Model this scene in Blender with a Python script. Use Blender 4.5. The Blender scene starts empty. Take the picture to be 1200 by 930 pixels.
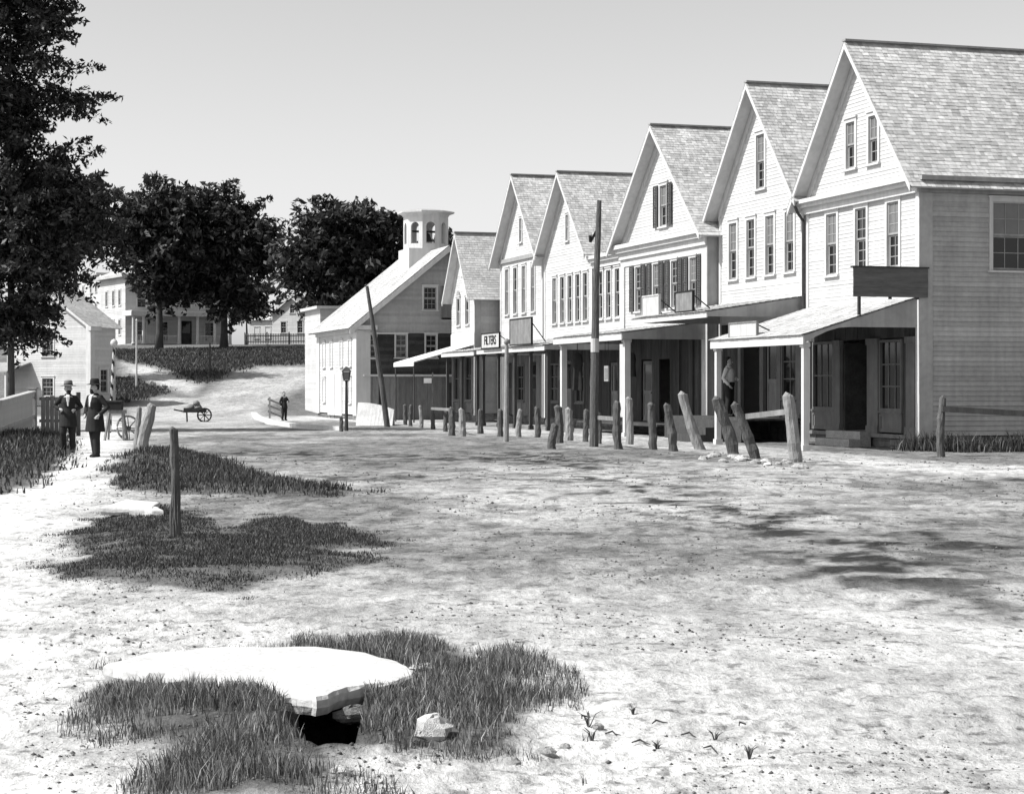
import bpy, math, random
import numpy as np
from mathutils import Vector, Matrix

random.seed(7)
rng = np.random.default_rng(7)
sc = bpy.context.scene
COL = sc.collection
R = math.radians

# ------------------------------------------------------------------ camera
F, CX, HOR, CAMH = 2200.0, 600.0, 452.0, 1.6      # focal length and horizon, in pixels of a 1200 x 930 frame
cam_d = bpy.data.cameras.new('camera')
cam = bpy.data.objects.new('camera', cam_d)
COL.objects.link(cam)
cam.location = (0, 0, CAMH)
cam.rotation_euler = (R(90), 0, 0)
cam_d.sensor_width = 36.0
cam_d.lens = 36.0 * F / 1200.0
cam_d.shift_y = -(465.0 - HOR) / 1200.0
cam_d.clip_start, cam_d.clip_end = 0.1, 3000.0
sc.camera = cam

# ------------------------------------------------------------------ light
SUN_AZ = Vector((-0.962, -0.272, 0)).normalized()     # where the sun stands, seen from the street
SUN_EL = R(49)
world = bpy.data.worlds.new('World')
sc.world = world
world.use_nodes = True
nt = world.node_tree
nt.nodes.clear()
sky = nt.nodes.new('ShaderNodeTexSky')
sky.sky_type = 'NISHITA'
sky.sun_disc = False
sky.sun_elevation = SUN_EL
sky.sun_rotation = math.atan2(SUN_AZ.x, SUN_AZ.y)
sky.dust_density = 1.5
sky.ozone_density = 1.0
# a black-and-white plate records only brightness
sep = nt.nodes.new('ShaderNodeRGBToBW')
bgn = nt.nodes.new('ShaderNodeBackground')
bgn.inputs['Strength'].default_value = 0.11
wout = nt.nodes.new('ShaderNodeOutputWorld')
nt.links.new(sky.outputs[0], sep.inputs[0])
nt.links.new(sep.outputs[0], bgn.inputs['Color'])
nt.links.new(bgn.outputs[0], wout.inputs[0])

sun_d = bpy.data.lights.new('sun', 'SUN')
sun_d.energy = 3.9
sun_d.angle = R(0.5)
sun_d.color = (1.0, 0.995, 0.98)
sun = bpy.data.objects.new('sun', sun_d)
COL.objects.link(sun)
sdir = Vector((SUN_AZ.x * math.cos(SUN_EL), SUN_AZ.y * math.cos(SUN_EL), math.sin(SUN_EL)))
sun.rotation_euler = (-sdir).to_track_quat('-Z', 'Y').to_euler()
sun.location = (-60, -10, 90)
vs = sc.view_settings
vs.view_transform = 'Standard'
vs.look = 'None'
vs.exposure = 0.9
vs.gamma = 1.0
vs.use_curve_mapping = False

# ------------------------------------------------------------------ materials
MATS = {}
def mat(name, base, rough=0.85, noise=0.0, scale=3.0, island=0.0, stretch=(1, 1, 1), bump=0.0, bscale=30.0,
        spec=0.2, stain=0.0, two=False, fine=0.0):
    m = bpy.data.materials.new(name)
    m.use_nodes = True
    n = m.node_tree
    b = n.nodes['Principled BSDF']
    b.inputs['Roughness'].default_value = rough
    b.inputs['Specular IOR Level'].default_value = spec
    tc = n.nodes.new('ShaderNodeTexCoord')
    mp = n.nodes.new('ShaderNodeMapping')
    mp.inputs['Scale'].default_value = stretch
    n.links.new(tc.outputs['Object'], mp.inputs[0])
    val = None
    def mul(a, bb):
        q = n.nodes.new('ShaderNodeMath'); q.operation = 'MULTIPLY'
        if a is None: q.inputs[0].default_value = 1.0
        else: n.links.new(a, q.inputs[0])
        n.links.new(bb, q.inputs[1]); return q.outputs[0]
    def rng_(sock, amt, lo=0.0, hi=1.0):
        q = n.nodes.new('ShaderNodeMapRange')
        q.inputs[1].default_value, q.inputs[2].default_value = lo, hi
        q.inputs[3].default_value, q.inputs[4].default_value = 1 - amt, 1 + amt
        n.links.new(sock, q.inputs[0]); return q.outputs[0]
    if noise:
        t = n.nodes.new('ShaderNodeTexNoise'); t.inputs['Scale'].default_value = scale
        t.inputs['Detail'].default_value = 6; t.inputs['Roughness'].default_value = 0.65
        n.links.new(mp.outputs[0], t.inputs[0]); val = mul(val, rng_(t.outputs[0], noise, 0.3, 0.7))
    if fine:
        t = n.nodes.new('ShaderNodeTexNoise'); t.inputs['Scale'].default_value = scale * 9
        t.inputs['Detail'].default_value = 4
        n.links.new(mp.outputs[0], t.inputs[0]); val = mul(val, rng_(t.outputs[0], fine, 0.3, 0.7))
    if island:
        g = n.nodes.new('ShaderNodeNewGeometry'); val = mul(val, rng_(g.outputs['Random Per Island'], island))
    if stain:
        mp2 = n.nodes.new('ShaderNodeMapping'); mp2.inputs['Scale'].default_value = (5, 5, 0.35)
        n.links.new(tc.outputs['Object'], mp2.inputs[0])
        t = n.nodes.new('ShaderNodeTexNoise'); t.inputs['Scale'].default_value = 1.6; t.inputs['Detail'].default_value = 5
        n.links.new(mp2.outputs[0], t.inputs[0]); val = mul(val, rng_(t.outputs[0], stain, 0.35, 0.65))
    if val is None:
        b.inputs['Base Color'].default_value = (base, base, base, 1)
    else:
        q = n.nodes.new('ShaderNodeMath'); q.operation = 'MULTIPLY'; q.use_clamp = True
        q.inputs[1].default_value = base
        n.links.new(val, q.inputs[0])
        n.links.new(q.outputs[0], b.inputs['Base Color'])
    if bump:
        t = n.nodes.new('ShaderNodeTexNoise'); t.inputs['Scale'].default_value = bscale; t.inputs['Detail'].default_value = 6
        n.links.new(mp.outputs[0], t.inputs[0])
        bp = n.nodes.new('ShaderNodeBump'); bp.inputs['Strength'].default_value = bump; bp.inputs['Distance'].default_value = 0.03
        n.links.new(t.outputs[0], bp.inputs['Height']); n.links.new(bp.outputs[0], b.inputs['Normal'])
    MATS[name] = m
    return m

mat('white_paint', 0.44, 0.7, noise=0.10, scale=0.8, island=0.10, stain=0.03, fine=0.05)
mat('shaded_side_paint', 0.33, 0.8, noise=0.16, scale=0.9, island=0.12, stain=0.06, fine=0.08)  # white paint darkened to carry the shade of the corner store's side
mat('shaded_paint', 0.30, 0.8, noise=0.14, scale=0.8, island=0.09, stain=0.05, fine=0.06)  # greyer copy of the white paint, shade of camera-facing walls painted in
mat('trim', 0.48, 0.65, noise=0.08, scale=2, stain=0.06)
mat('grey_trim', 0.25, 0.75, noise=0.15, scale=2, stain=0.1)  # real grey trim, and painted shade on camera-facing corners and cornice
mat('shingle', 0.36, 0.9, noise=0.22, scale=0.9, island=0.24, stain=0.04, fine=0.16)
mat('pale_shingle', 0.37, 0.9, noise=0.16, scale=0.8, island=0.16, fine=0.1)
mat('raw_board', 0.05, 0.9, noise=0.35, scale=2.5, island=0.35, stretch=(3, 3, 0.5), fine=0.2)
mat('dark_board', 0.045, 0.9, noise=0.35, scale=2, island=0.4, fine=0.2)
mat('grey_board', 0.16, 0.9, noise=0.25, scale=2.5, island=0.25, stretch=(3, 3, 0.6), fine=0.15)
mat('old_wood', 0.085, 0.9, noise=0.4, scale=4, stretch=(4, 4, 0.6), bump=0.7, bscale=12, fine=0.25)
mat('pale_wood', 0.22, 0.9, noise=0.3, scale=4, stretch=(4, 4, 0.5), bump=0.6, bscale=12, fine=0.25)
mat('dark_wood', 0.05, 0.85, noise=0.4, scale=4, stretch=(4, 4, 0.6), bump=0.5, bscale=12)
mat('stone', 0.30, 0.95, noise=0.25, scale=3, bump=0.6, bscale=9, fine=0.2)
mat('pale_stone', 0.46, 0.95, noise=0.14, scale=3, bump=0.5, bscale=14, fine=0.12)
mat('foundation', 0.13, 0.95, noise=0.4, scale=3, bump=0.6, bscale=8, island=0.3)
mat('glass', 0.010, 0.06, spec=0.4)
mat('glass_blind', 0.14, 0.22, spec=0.4, noise=0.2, scale=1.2)
mat('shutter', 0.05, 0.7, noise=0.2, scale=3, island=0.1)
mat('black', 0.015, 0.7, noise=0.2, scale=5)
mat('iron', 0.04, 0.6, noise=0.3, scale=8)
mat('bark', 0.06, 0.95, noise=0.4, scale=3, stretch=(4, 4, 0.7), bump=0.8, bscale=10)
mat('cloth_dark', 0.022, 0.95, noise=0.3, scale=5)
mat('cloth_grey', 0.16, 0.95, noise=0.2, scale=6)
mat('cloth_pale', 0.55, 0.9, noise=0.1, scale=6)
mat('skin', 0.33, 0.6, noise=0.06, scale=8)
mat('canvas', 0.55, 0.9, noise=0.08, scale=2, stain=0.05)
mat('sign_pale', 0.42, 0.8, noise=0.1, scale=4, stain=0.1)
mat('sign_dark', 0.10, 0.85, noise=0.3, scale=3, stretch=(0.6, 3, 4), island=0.2)
mat('shop_trim', 0.13, 0.8, noise=0.2, scale=2, stain=0.12)  # shop-front trim darkened so the shade under the awnings reads deeper
mat('fence_wood', 0.36, 0.85, noise=0.25, scale=3, stretch=(4, 4, 0.5), fine=0.2)
mat('sign_grey', 0.17, 0.8, noise=0.2, scale=4, stain=0.15)

def leafmat(name, base, trans=0.25, vary=4.0):
    m = bpy.data.materials.new(name); m.use_nodes = True
    n = m.node_tree; n.nodes.clear()
    o = n.nodes.new('ShaderNodeOutputMaterial')
    g = n.nodes.new('ShaderNodeNewGeometry')
    mr = n.nodes.new('ShaderNodeMapRange')
    pw = n.nodes.new('ShaderNodeMath'); pw.operation = 'POWER'; pw.inputs[1].default_value = 3.0
    mr.inputs[3].default_value, mr.inputs[4].default_value = base * 0.5, base * vary  # random tone; the few bright leaves imitate flecks of light
    n.links.new(g.outputs['Random Per Island'], pw.inputs[0]); n.links.new(pw.outputs[0], mr.inputs[0])
    p = n.nodes.new('ShaderNodeBsdfPrincipled'); p.inputs['Roughness'].default_value = 0.5
    p.inputs['Specular IOR Level'].default_value = 0.25
    t = n.nodes.new('ShaderNodeBsdfTranslucent')
    n.links.new(mr.outputs[0], p.inputs['Base Color']); n.links.new(mr.outputs[0], t.inputs['Color'])
    mx = n.nodes.new('ShaderNodeMixShader'); mx.inputs[0].default_value = trans
    n.links.new(p.outputs[0], mx.inputs[1]); n.links.new(t.outputs[0], mx.inputs[2])
    n.links.new(mx.outputs[0], o.inputs[0])
    MATS[name] = m
leafmat('leaf', 0.026)
leafmat('leaf_far', 0.03)
leafmat('grass_blade', 0.11, 0.3, 4.0)
leafmat('grass_dark', 0.05, 0.3, 3.6)

# ------------------------------------------------------------------ mesh helpers
class MB:
    def __init__(s): s.v = []; s.f = []; s.m = []; s.mats = []
    def mi(s, m):
        if m not in s.mats: s.mats.append(m)
        return s.mats.index(m)
    def poly(s, pts, m=None):
        k = len(s.v); s.v.extend([tuple(p) for p in pts]); s.f.append(tuple(range(k, k + len(pts)))); s.m.append(s.mi(m) if m else 0)
    def hexa(s, p, m=None):      # p: bottom 4 then top 4, both anticlockwise from above
        k = len(s.v); s.v.extend([tuple(q) for q in p]); i = s.mi(m) if m else 0
        for a in ((3, 2, 1, 0), (4, 5, 6, 7), (0, 1, 5, 4), (1, 2, 6, 5), (2, 3, 7, 6), (3, 0, 4, 7)):
            s.f.append(tuple(k + j for j in a)); s.m.append(i)
    def box(s, x0, x1, y0, y1, z0, z1, m=None):
        x0, x1 = min(x0, x1), max(x0, x1); y0, y1 = min(y0, y1), max(y0, y1); z0, z1 = min(z0, z1), max(z0, z1)
        s.hexa([(x0, y0, z0), (x1, y0, z0), (x1, y1, z0), (x0, y1, z0), (x0, y0, z1), (x1, y0, z1), (x1, y1, z1), (x0, y1, z1)], m)
    def beam(s, a, b, w, h, m=None, up=(0, 0, 1)):
        a, b = Vector(a), Vector(b); d = (b - a).normalized(); u = Vector(up)
        sx = d.cross(u)
        if sx.length < 1e-4: sx = Vector((1, 0, 0))
        sx.normalize(); uu = sx.cross(d).normalized()
        def c(p, i, j): return p + sx * (w / 2 * i) + uu * (h / 2 * j)
        s.hexa([c(a, -1, -1), c(a, 1, -1), c(b, 1, -1), c(b, -1, -1), c(a, -1, 1), c(a, 1, 1), c(b, 1, 1), c(b, -1, 1)], m)
    def tube(s, pts, rad, n=8, m=None, cap=True, jit=0.0):
        pts = [Vector(p) for p in pts]; k = len(s.v); i = s.mi(m) if m else 0
        for q, p in enumerate(pts):
            d = (pts[min(q + 1, len(pts) - 1)] - pts[max(q - 1, 0)]).normalized()
            a = d.cross(Vector((0.13, 1, 0.07)))
            if a.length < 0.05: a = d.cross(Vector((1, 0, 0)))
            a.normalize(); b = d.cross(a)
            for j in range(n):
                t = 2 * math.pi * j / n; r = rad[q] * (1 + random.uniform(-jit, jit))
                s.v.append(tuple(p + a * (r * math.cos(t)) + b * (r * math.sin(t))))
        for q in range(len(pts) - 1):
            for j in range(n):
                j2 = (j + 1) % n
                s.f.append((k + q * n + j, k + q * n + j2, k + (q + 1) * n + j2, k + (q + 1) * n + j)); s.m.append(i)
        if cap:
            s.f.append(tuple(k + j for j in range(n))[::-1]); s.m.append(i)
            s.f.append(tuple(k + (len(pts) - 1) * n + j for j in range(n))); s.m.append(i)
    def lathe(s, prof, c=(0, 0, 0), n=16, m=None, arc=None):
        k = len(s.v); i = s.mi(m) if m else 0
        for r, z in prof:
            for j in range(n):
                t = 2 * math.pi * j / n
                s.v.append((c[0] + r * math.cos(t), c[1] + r * math.sin(t), c[2] + z))
        for q in range(len(prof) - 1):
            for j in range(n):
                j2 = (j + 1) % n
                s.f.append((k + q * n + j, k + q * n + j2, k + (q + 1) * n + j2, k + (q + 1) * n + j)); s.m.append(i)
        s.f.append(tuple(k + j for j in range(n))[::-1]); s.m.append(i)
        s.f.append(tuple(k + (len(prof) - 1) * n + j for j in range(n))); s.m.append(i)
    def mesh(s, name, mats=None, smooth=False):
        me = bpy.data.meshes.new(name); me.from_pydata(s.v, [], s.f)
        for q in (s.mats or ([mats] if isinstance(mats, str) else mats)): me.materials.append(MATS[q])
        if s.mats: me.polygons.foreach_set('material_index', s.m)
        if smooth: me.polygons.foreach_set('use_smooth', [True] * len(me.polygons))
        me.update(); return me
    def build(s, name, m=None, parent=None, loc=(0, 0, 0), rz=0, smooth=False, kind=None):
        o = bpy.data.objects.new(name, s.mesh(name, m, smooth)); COL.objects.link(o)
        o.location = loc; o.rotation_euler = (0, 0, rz)
        if parent: o.parent = parent
        if kind: o['kind'] = kind
        return o

def np_mesh(name, verts, quads, m, parent=None, kind=None, smooth=False):
    me = bpy.data.meshes.new(name)
    verts = np.asarray(verts, np.float32); quads = np.asarray(quads, np.int32); k = quads.shape[1]
    me.vertices.add(len(verts)); me.vertices.foreach_set('co', verts.ravel())
    me.loops.add(quads.size); me.loops.foreach_set('vertex_index', quads.ravel())
    me.polygons.add(len(quads)); me.polygons.foreach_set('loop_start', np.arange(0, quads.size, k, dtype=np.int32))
    me.polygons.foreach_set('loop_total', np.full(len(quads), k, np.int32))
    if smooth: me.polygons.foreach_set('use_smooth', np.ones(len(quads), bool))
    me.materials.append(MATS[m]); me.update(calc_edges=True)
    o = bpy.data.objects.new(name, me); COL.objects.link(o)
    if parent: o.parent = parent
    if kind: o['kind'] = kind
    return o

def tag(o, label, cat, group=None, kind=None):
    o['label'] = label; o['category'] = cat
    if group: o['group'] = group
    if kind: o['kind'] = kind
    return o
def thing(name, label, cat, loc=(0, 0, 0), rz=0, group=None):
    o = bpy.data.objects.new(name, None); COL.objects.link(o); o.empty_display_size = 0.3
    o.location = loc; o.rotation_euler = (0, 0, rz)
    return tag(o, label, cat, group)
def inst(name, me, parent=None, loc=(0, 0, 0), rz=0, rot=None):
    o = bpy.data.objects.new(name, me); COL.objects.link(o); o.location = loc
    o.rotation_euler = rot if rot else (0, 0, rz)
    if parent: o.parent = parent
    return o

# ------------------------------------------------------------------ ground shape
def vnoise(x, y, seed=0):
    x = np.asarray(x, float); y = np.asarray(y, float)
    xi = np.floor(x).astype(np.int64); yi = np.floor(y).astype(np.int64); fx = x - xi; fy = y - yi
    fx = fx * fx * (3 - 2 * fx); fy = fy * fy * (3 - 2 * fy)
    def h(a, b):
        n = (a * 374761393 + b * 668265263 + seed * 974634777) & 0xffffffff
        n = ((n ^ (n >> 13)) * 1274126177) & 0xffffffff
        return ((n ^ (n >> 16)) & 0xffff) / 65535.0
    return (h(xi, yi) * (1 - fx) + h(xi + 1, yi) * fx) * (1 - fy) + (h(xi, yi + 1) * (1 - fx) + h(xi + 1, yi + 1) * fx) * fy
def fbm(x, y, o=4, seed=0):
    s = 0; a = 0.5; t = 0
    for i in range(o):
        s = s + a * vnoise(x * 2 ** i, y * 2 ** i, seed + i); t += a; a *= 0.5
    return s / t
def sstep(a, b, x):
    t = np.clip((x - a) / (b - a), 0, 1); return t * t * (3 - 2 * t)
def flat(px, py):                    # point of the level street seen at a pixel of the photograph
    Y = F * CAMH / (py - HOR); return ((px - CX) / F * Y, Y)
def poly_dist(P, x, y):              # signed distance, > 0 inside
    x = np.asarray(x, float); y = np.asarray(y, float)
    ins = np.zeros(x.shape, bool); d = np.full(x.shape, 1e9); n = len(P)
    for i in range(n):
        (x0, y0), (x1, y1) = P[i], P[(i + 1) % n]
        c = ((y0 > y) != (y1 > y)) & (x < (x1 - x0) * (y - y0) / (y1 - y0 + 1e-12) + x0); ins ^= c
        dx, dy = x1 - x0, y1 - y0; t = np.clip(((x - x0) * dx + (y - y0) * dy) / (dx * dx + dy * dy + 1e-12), 0, 1)
        d = np.minimum(d, np.hypot(x - x0 - t * dx, y - y0 - t * dy))
    return np.where(ins, d, -d)

TH = math.atan2(0.287, 0.958)        # the shop row is turned this much from the view axis
c_, s_ = math.cos(TH), math.sin(TH)
OX, OY = 10.19, 46.9                 # near corner of the shop row
def S(w, t): return (OX + c_ * w - s_ * t, OY + s_ * w + c_ * t)      # w: away from the street, t: along it
def Sinv(x, y):
    dx, dy = x - OX, y - OY; return dx * c_ + dy * s_, -dx * s_ + dy * c_

GRASS_A = [flat(*p) for p in [(75, 822), (110, 800), (135, 786), (180, 772), (340, 768), (370, 755), (520, 752), (600, 778), (636, 820), (648, 868), (615, 893), (520, 888), (440, 890), (400, 930), (385, 960), (180, 960), (175, 890), (130, 850)]]
GRASS_B = [flat(*p) for p in [(40, 676), (85, 650), (70, 632), (110, 606), (150, 594), (200, 594), (250, 604), (265, 618), (300, 603), (400, 614), (468, 630), (474, 641), (400, 645), (472, 655), (420, 668), (330, 680), (290, 698), (180, 690), (90, 681)]]
GRASS_C = [flat(*p) for p in [(150, 535), (205, 528), (260, 540), (330, 560), (435, 577), (390, 583), (230, 581), (150, 578), (125, 570), (135, 550)]]  # mound grass; the strip darkens the road in place of tree-shadow streaks
BANK_L = [flat(*p) for p in [(-60, 512), (10, 508), (45, 503), (78, 510), (86, 528), (70, 553), (35, 575), (-10, 583), (-60, 590)]]
WEED_R = [S(-1.2, -0.4), S(0.2, -0.15), S(9, -0.15), S(9, -2.6), S(2, -2.2), S(-0.4, -1.4)]
HOLE = [flat(*p) for p in [(338, 812), (418, 808), (430, 850), (412, 884), (362, 884), (335, 862)]]
SLAB = [flat(*p) for p in [(122, 797), (170, 784), (255, 776), (372, 775), (430, 783), (470, 794), (491, 806), (470, 818), (405, 826), (375, 838), (330, 834), (310, 822), (250, 816), (170, 808)]]
PATH_L = [flat(*p) for p in [(-200, 1100), (-200, 600), (50, 562), (75, 540), (100, 505), (128, 492), (150, 500), (140, 540), (125, 570), (40, 640), (60, 700), (75, 800), (110, 870), (165, 960), (160, 1100)]]

def hill(x, y):
    h = 5.4 * sstep(93, 172, y + 0.12 * x) + 2.2 * sstep(172, 330, y)
    return h
def gz_np(x, y, fine=True):
    x = np.asarray(x, float); y = np.asarray(y, float)
    z = hill(x, y)
    if fine:
        near = 1 / (1 + (y / 60.0) ** 2)
        z = z + 0.05 * (fbm(x * 0.35, y * 0.35, 3, 5) - 0.5) + near * (0.045 * (fbm(x * 2.6, y * 2.6, 4, 11) - 0.5))
        # soft lumps where hooves and wheels broke the dry crust
        z = z + near * 0.02 * np.clip(fbm(x * 1.1, y * 4.2, 3, 23) - 0.55, 0, 1) * 3
        rough = sstep(0.42, 0.62, fbm(x * 0.5, y * 0.4, 3, 63)) * sstep(-1.2, 0.2, -poly_dist(PATH_L, x, y))
        z = z + near * rough * 0.05 * (np.abs(fbm(x * 5.5, y * 5.5, 3, 29) - 0.5) * 2 - 0.2)
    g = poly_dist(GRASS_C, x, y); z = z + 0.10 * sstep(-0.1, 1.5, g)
    mx, my = flat(168, 552); z = z + 0.34 * np.exp(-(((x - mx) / 0.85) ** 2 + ((y - my) / 3.4) ** 2))
    z = z + 0.25 * sstep(-0.2, 2.2, poly_dist(BANK_L, x, y)) * (0.7 + 0.6 * fbm(x * .8, y * .5, 2, 3))
    z = z + 0.05 * sstep(0, 0.5, poly_dist(GRASS_A, x, y)) + 0.04 * sstep(0, 0.8, poly_dist(GRASS_B, x, y))
    z = z - 0.55 * sstep(0.0, 0.07, poly_dist(HOLE, x, y) + 0.16 * (fbm(x * 7, y * 7, 3, 19) - 0.5))
    return z
def gz(x, y): return float(gz_np(np.array([x]), np.array([y]))[0])
def march(px, py, y0=95, y1=330):    # where a pixel's ray meets the hillside
    ys = np.linspace(y0, y1, 900); xs = (px - CX) / F * ys; zr = CAMH - (py - HOR) / F * ys
    d = zr - hill(xs, ys); i = np.argmax(d < 0) if (d < 0).any() else len(ys) - 1
    return (xs[i], ys[i])

HILL_ROAD = [flat(*p) for p in [(205, 500), (300, 497), (300, 490.5)]] + [march(*p) for p in [(318, 474), (340, 462), (372, 448), (390, 430), (300, 430), (268, 440), (248, 455), (225, 468)]] + [flat(215, 491)]
HILL_PATH = [march(*p) for p in [(140, 424), (172, 428), (205, 440), (236, 452), (225, 464), (205, 458), (150, 440)]]
HILL_PATH2 = [march(*p) for p in [(150, 476), (185, 466), (240, 466), (245, 478)]] + [flat(235, 492), flat(150, 494)]

ys = np.concatenate([np.linspace(-50, 4, 28), 4.2 * np.exp(np.arange(0, 760) * 0.0061)])
ys = np.concatenate([ys, [500, 650, 900, 1500]])
core = np.linspace(-1, 1, 330)
edge = np.array([1.15, 1.5, 2.2, 3.5, 6, 11])
cs = np.concatenate([-edge[::-1], core, edge])
YY, CC = np.meshgrid(ys, cs, indexing='ij')
XX = CC * (0.36 * np.maximum(YY, 4) + 2.5)
XX = np.where(np.abs(CC) > 1, np.sign(CC) * (np.abs(CC) * (0.36 * np.maximum(YY, 4) + 2.5) + (np.abs(CC) - 1) * 20), XX)
ZZ = gz_np(XX, YY)
nr, nc = YY.shape
idx = np.arange(nr * nc).reshape(nr, nc)
quads = np.stack([idx[:-1, :-1], idx[:-1, 1:], idx[1:, 1:], idx[1:, :-1]], -1).reshape(-1, 4)

# dirt colour by kind of ground, with the hole's shade painted in (0.1 grassy soil .. 0.5 dry pale dust)
def ground_tone(x, y):
    w, t = Sinv(x, y)
    tone = np.full(x.shape, 0.42)
    n1 = fbm(x * 0.25 + y * 0.03, y * 0.12 - x * 0.03, 4, 41); n2 = fbm(x * 1.3, y * 0.9, 4, 57); n3 = fbm(x * 3.6, y * 2.2, 4, 83)
    road = sstep(-0.26, -0.16, (x / np.maximum(y, 4))) * sstep(10, 19, y) * (1 - sstep(78, 95, y))
    tone = tone - 0.15 * road * sstep(0.36, 0.60, n1) - 0.03 * road * sstep(22, 36, y) - 0.06 * road
    tone = tone * (0.82 + 0.36 * n2) * (1 - 0.45 * road * sstep(0.5, 0.68, n3))
    # two damp wheel bands crossing the street
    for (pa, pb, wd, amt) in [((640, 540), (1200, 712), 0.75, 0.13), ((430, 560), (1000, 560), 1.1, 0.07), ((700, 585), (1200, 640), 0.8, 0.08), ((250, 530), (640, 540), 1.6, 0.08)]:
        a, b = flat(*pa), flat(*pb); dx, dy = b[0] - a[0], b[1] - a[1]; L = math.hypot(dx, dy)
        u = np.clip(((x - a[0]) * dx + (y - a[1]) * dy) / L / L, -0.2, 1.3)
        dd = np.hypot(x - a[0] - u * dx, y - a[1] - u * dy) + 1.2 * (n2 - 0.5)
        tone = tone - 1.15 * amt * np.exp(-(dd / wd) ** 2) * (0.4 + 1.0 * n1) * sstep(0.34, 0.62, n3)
    walk = sstep(0, 0.6, np.minimum(w + 6.2, -2.6 - w)) * sstep(-14, -11, t) * (1 - sstep(60, 64, t))
    tone = tone + walk * 0.16
    p = sstep(-0.5, 0.7, poly_dist(PATH_L, x, y) + 0.9 * (n2 - 0.5)); tone = tone * (1 - p) + p * 0.60
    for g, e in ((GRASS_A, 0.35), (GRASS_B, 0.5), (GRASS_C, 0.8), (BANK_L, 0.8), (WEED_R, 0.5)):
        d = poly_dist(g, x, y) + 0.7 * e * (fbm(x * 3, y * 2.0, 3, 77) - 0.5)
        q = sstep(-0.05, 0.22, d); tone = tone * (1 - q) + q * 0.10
    hl = sstep(93, 99, y + 0.1 * x)
    hg = 0.115 + 0.05 * fbm(x * 0.2, y * 0.2, 3, 91)
    tone = tone * (1 - hl) + hl * hg
    for g, v in ((HILL_ROAD, 0.33), (HILL_PATH, 0.40), (HILL_PATH2, 0.36)):
        q = sstep(-0.6, 0.9, poly_dist(g, x, y)); tone = tone * (1 - q) + q * v
    q = sstep(-0.10, 0.02, poly_dist(HOLE, x, y) + 0.16 * (fbm(x * 7, y * 7, 3, 19) - 0.5)); tone = tone * (1 - q) + q * 0.05  # hole coloured nearly black to deepen the shade inside it
    return np.clip(tone, 0.03, 0.64)
TONE = ground_tone(XX.ravel(), YY.ravel())

gm = bpy.data.materials.new('dry_ground'); gm.use_nodes = True; MATS['dry_ground'] = gm
n = gm.node_tree; b = n.nodes['Principled BSDF']; b.inputs['Roughness'].default_value = 0.95; b.inputs['Specular IOR Level'].default_value = 0.1
at = n.nodes.new('ShaderNodeAttribute'); at.attribute_name = 'tone'
tc = n.nodes.new('ShaderNodeTexCoord')
def noise_node(scale, stretch, lo, hi, a, bb, detail=6, rough=0.65):
    mp = n.nodes.new('ShaderNodeMapping'); mp.inputs['Scale'].default_value = stretch
    n.links.new(tc.outputs['Object'], mp.inputs[0])
    t = n.nodes.new('ShaderNodeTexNoise'); t.inputs['Scale'].default_value = scale; t.inputs['Detail'].default_value = detail
    t.inputs['Roughness'].default_value = rough
    n.links.new(mp.outputs[0], t.inputs[0])
    q = n.nodes.new('ShaderNodeMapRange'); q.inputs[1].default_value, q.inputs[2].default_value = lo, hi
    q.inputs[3].default_value, q.inputs[4].default_value = a, bb
    n.links.new(t.outputs[0], q.inputs[0]); return q.outputs[0], t.outputs[0]
k1, _ = noise_node(2.2, (1, 0.5, 1), 0.32, 0.62, 0.70, 1.12)
k2, h2 = noise_node(9, (1, 0.6, 1), 0.30, 0.52, 0.62, 1.08)
k3, h3 = noise_node(45, (1, 1, 1), 0.3, 0.6, 0.8, 1.12)
k4, _ = noise_node(7.5, (0.7, 0.6, 1), 0.535, 0.62, 1.0, 0.42, 8, 0.75)
k5, _ = noise_node(0.5, (1, 0.35, 1), 0.35, 0.65, 0.8, 1.15, 4)
cur = at.outputs['Fac']
for k in (k1, k2, k3, k4, k5):
    q = n.nodes.new('ShaderNodeMath'); q.operation = 'MULTIPLY'; n.links.new(cur, q.inputs[0]); n.links.new(k, q.inputs[1]); cur = q.outputs[0]
n.links.new(cur, b.inputs['Base Color'])
bp = n.nodes.new('ShaderNodeBump'); bp.inputs['Strength'].default_value = 0.9; bp.inputs['Distance'].default_value = 0.05
n.links.new(h2, bp.inputs['Height'])
bp2 = n.nodes.new('ShaderNodeBump'); bp2.inputs['Strength'].default_value = 0.5; bp2.inputs['Distance'].default_value = 0.008
n.links.new(h3, bp2.inputs['Height']); n.links.new(bp.outputs[0], bp2.inputs['Normal']); n.links.new(bp2.outputs[0], b.inputs['Normal'])

ground = np_mesh('ground', np.stack([XX.ravel(), YY.ravel(), ZZ.ravel()], -1), quads, 'dry_ground', kind='structure', smooth=True)
ground['label'] = 'dry dusty street and grassy hillside'
a = ground.data.attributes.new('tone', 'FLOAT', 'POINT'); a.data.foreach_set('value', TONE.astype(np.float32))

# ------------------------------------------------------------------ building kit (local x = away from the street, local y = along it)
def fr(u, d, z): return (-d, u, z)                 # street front, d outwards
def nr_(u, d, z): return (u, -d, z)                # the side towards the camera
FACE = {'front': fr, 'near': nr_}
def fbox(mb, f, u0, u1, d0, d1, z0, z1, m=None):
    a, b2 = f(u0, d0, z0), f(u1, d1, z1); mb.box(a[0], b2[0], a[1], b2[1], a[2], b2[2], m)

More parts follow.
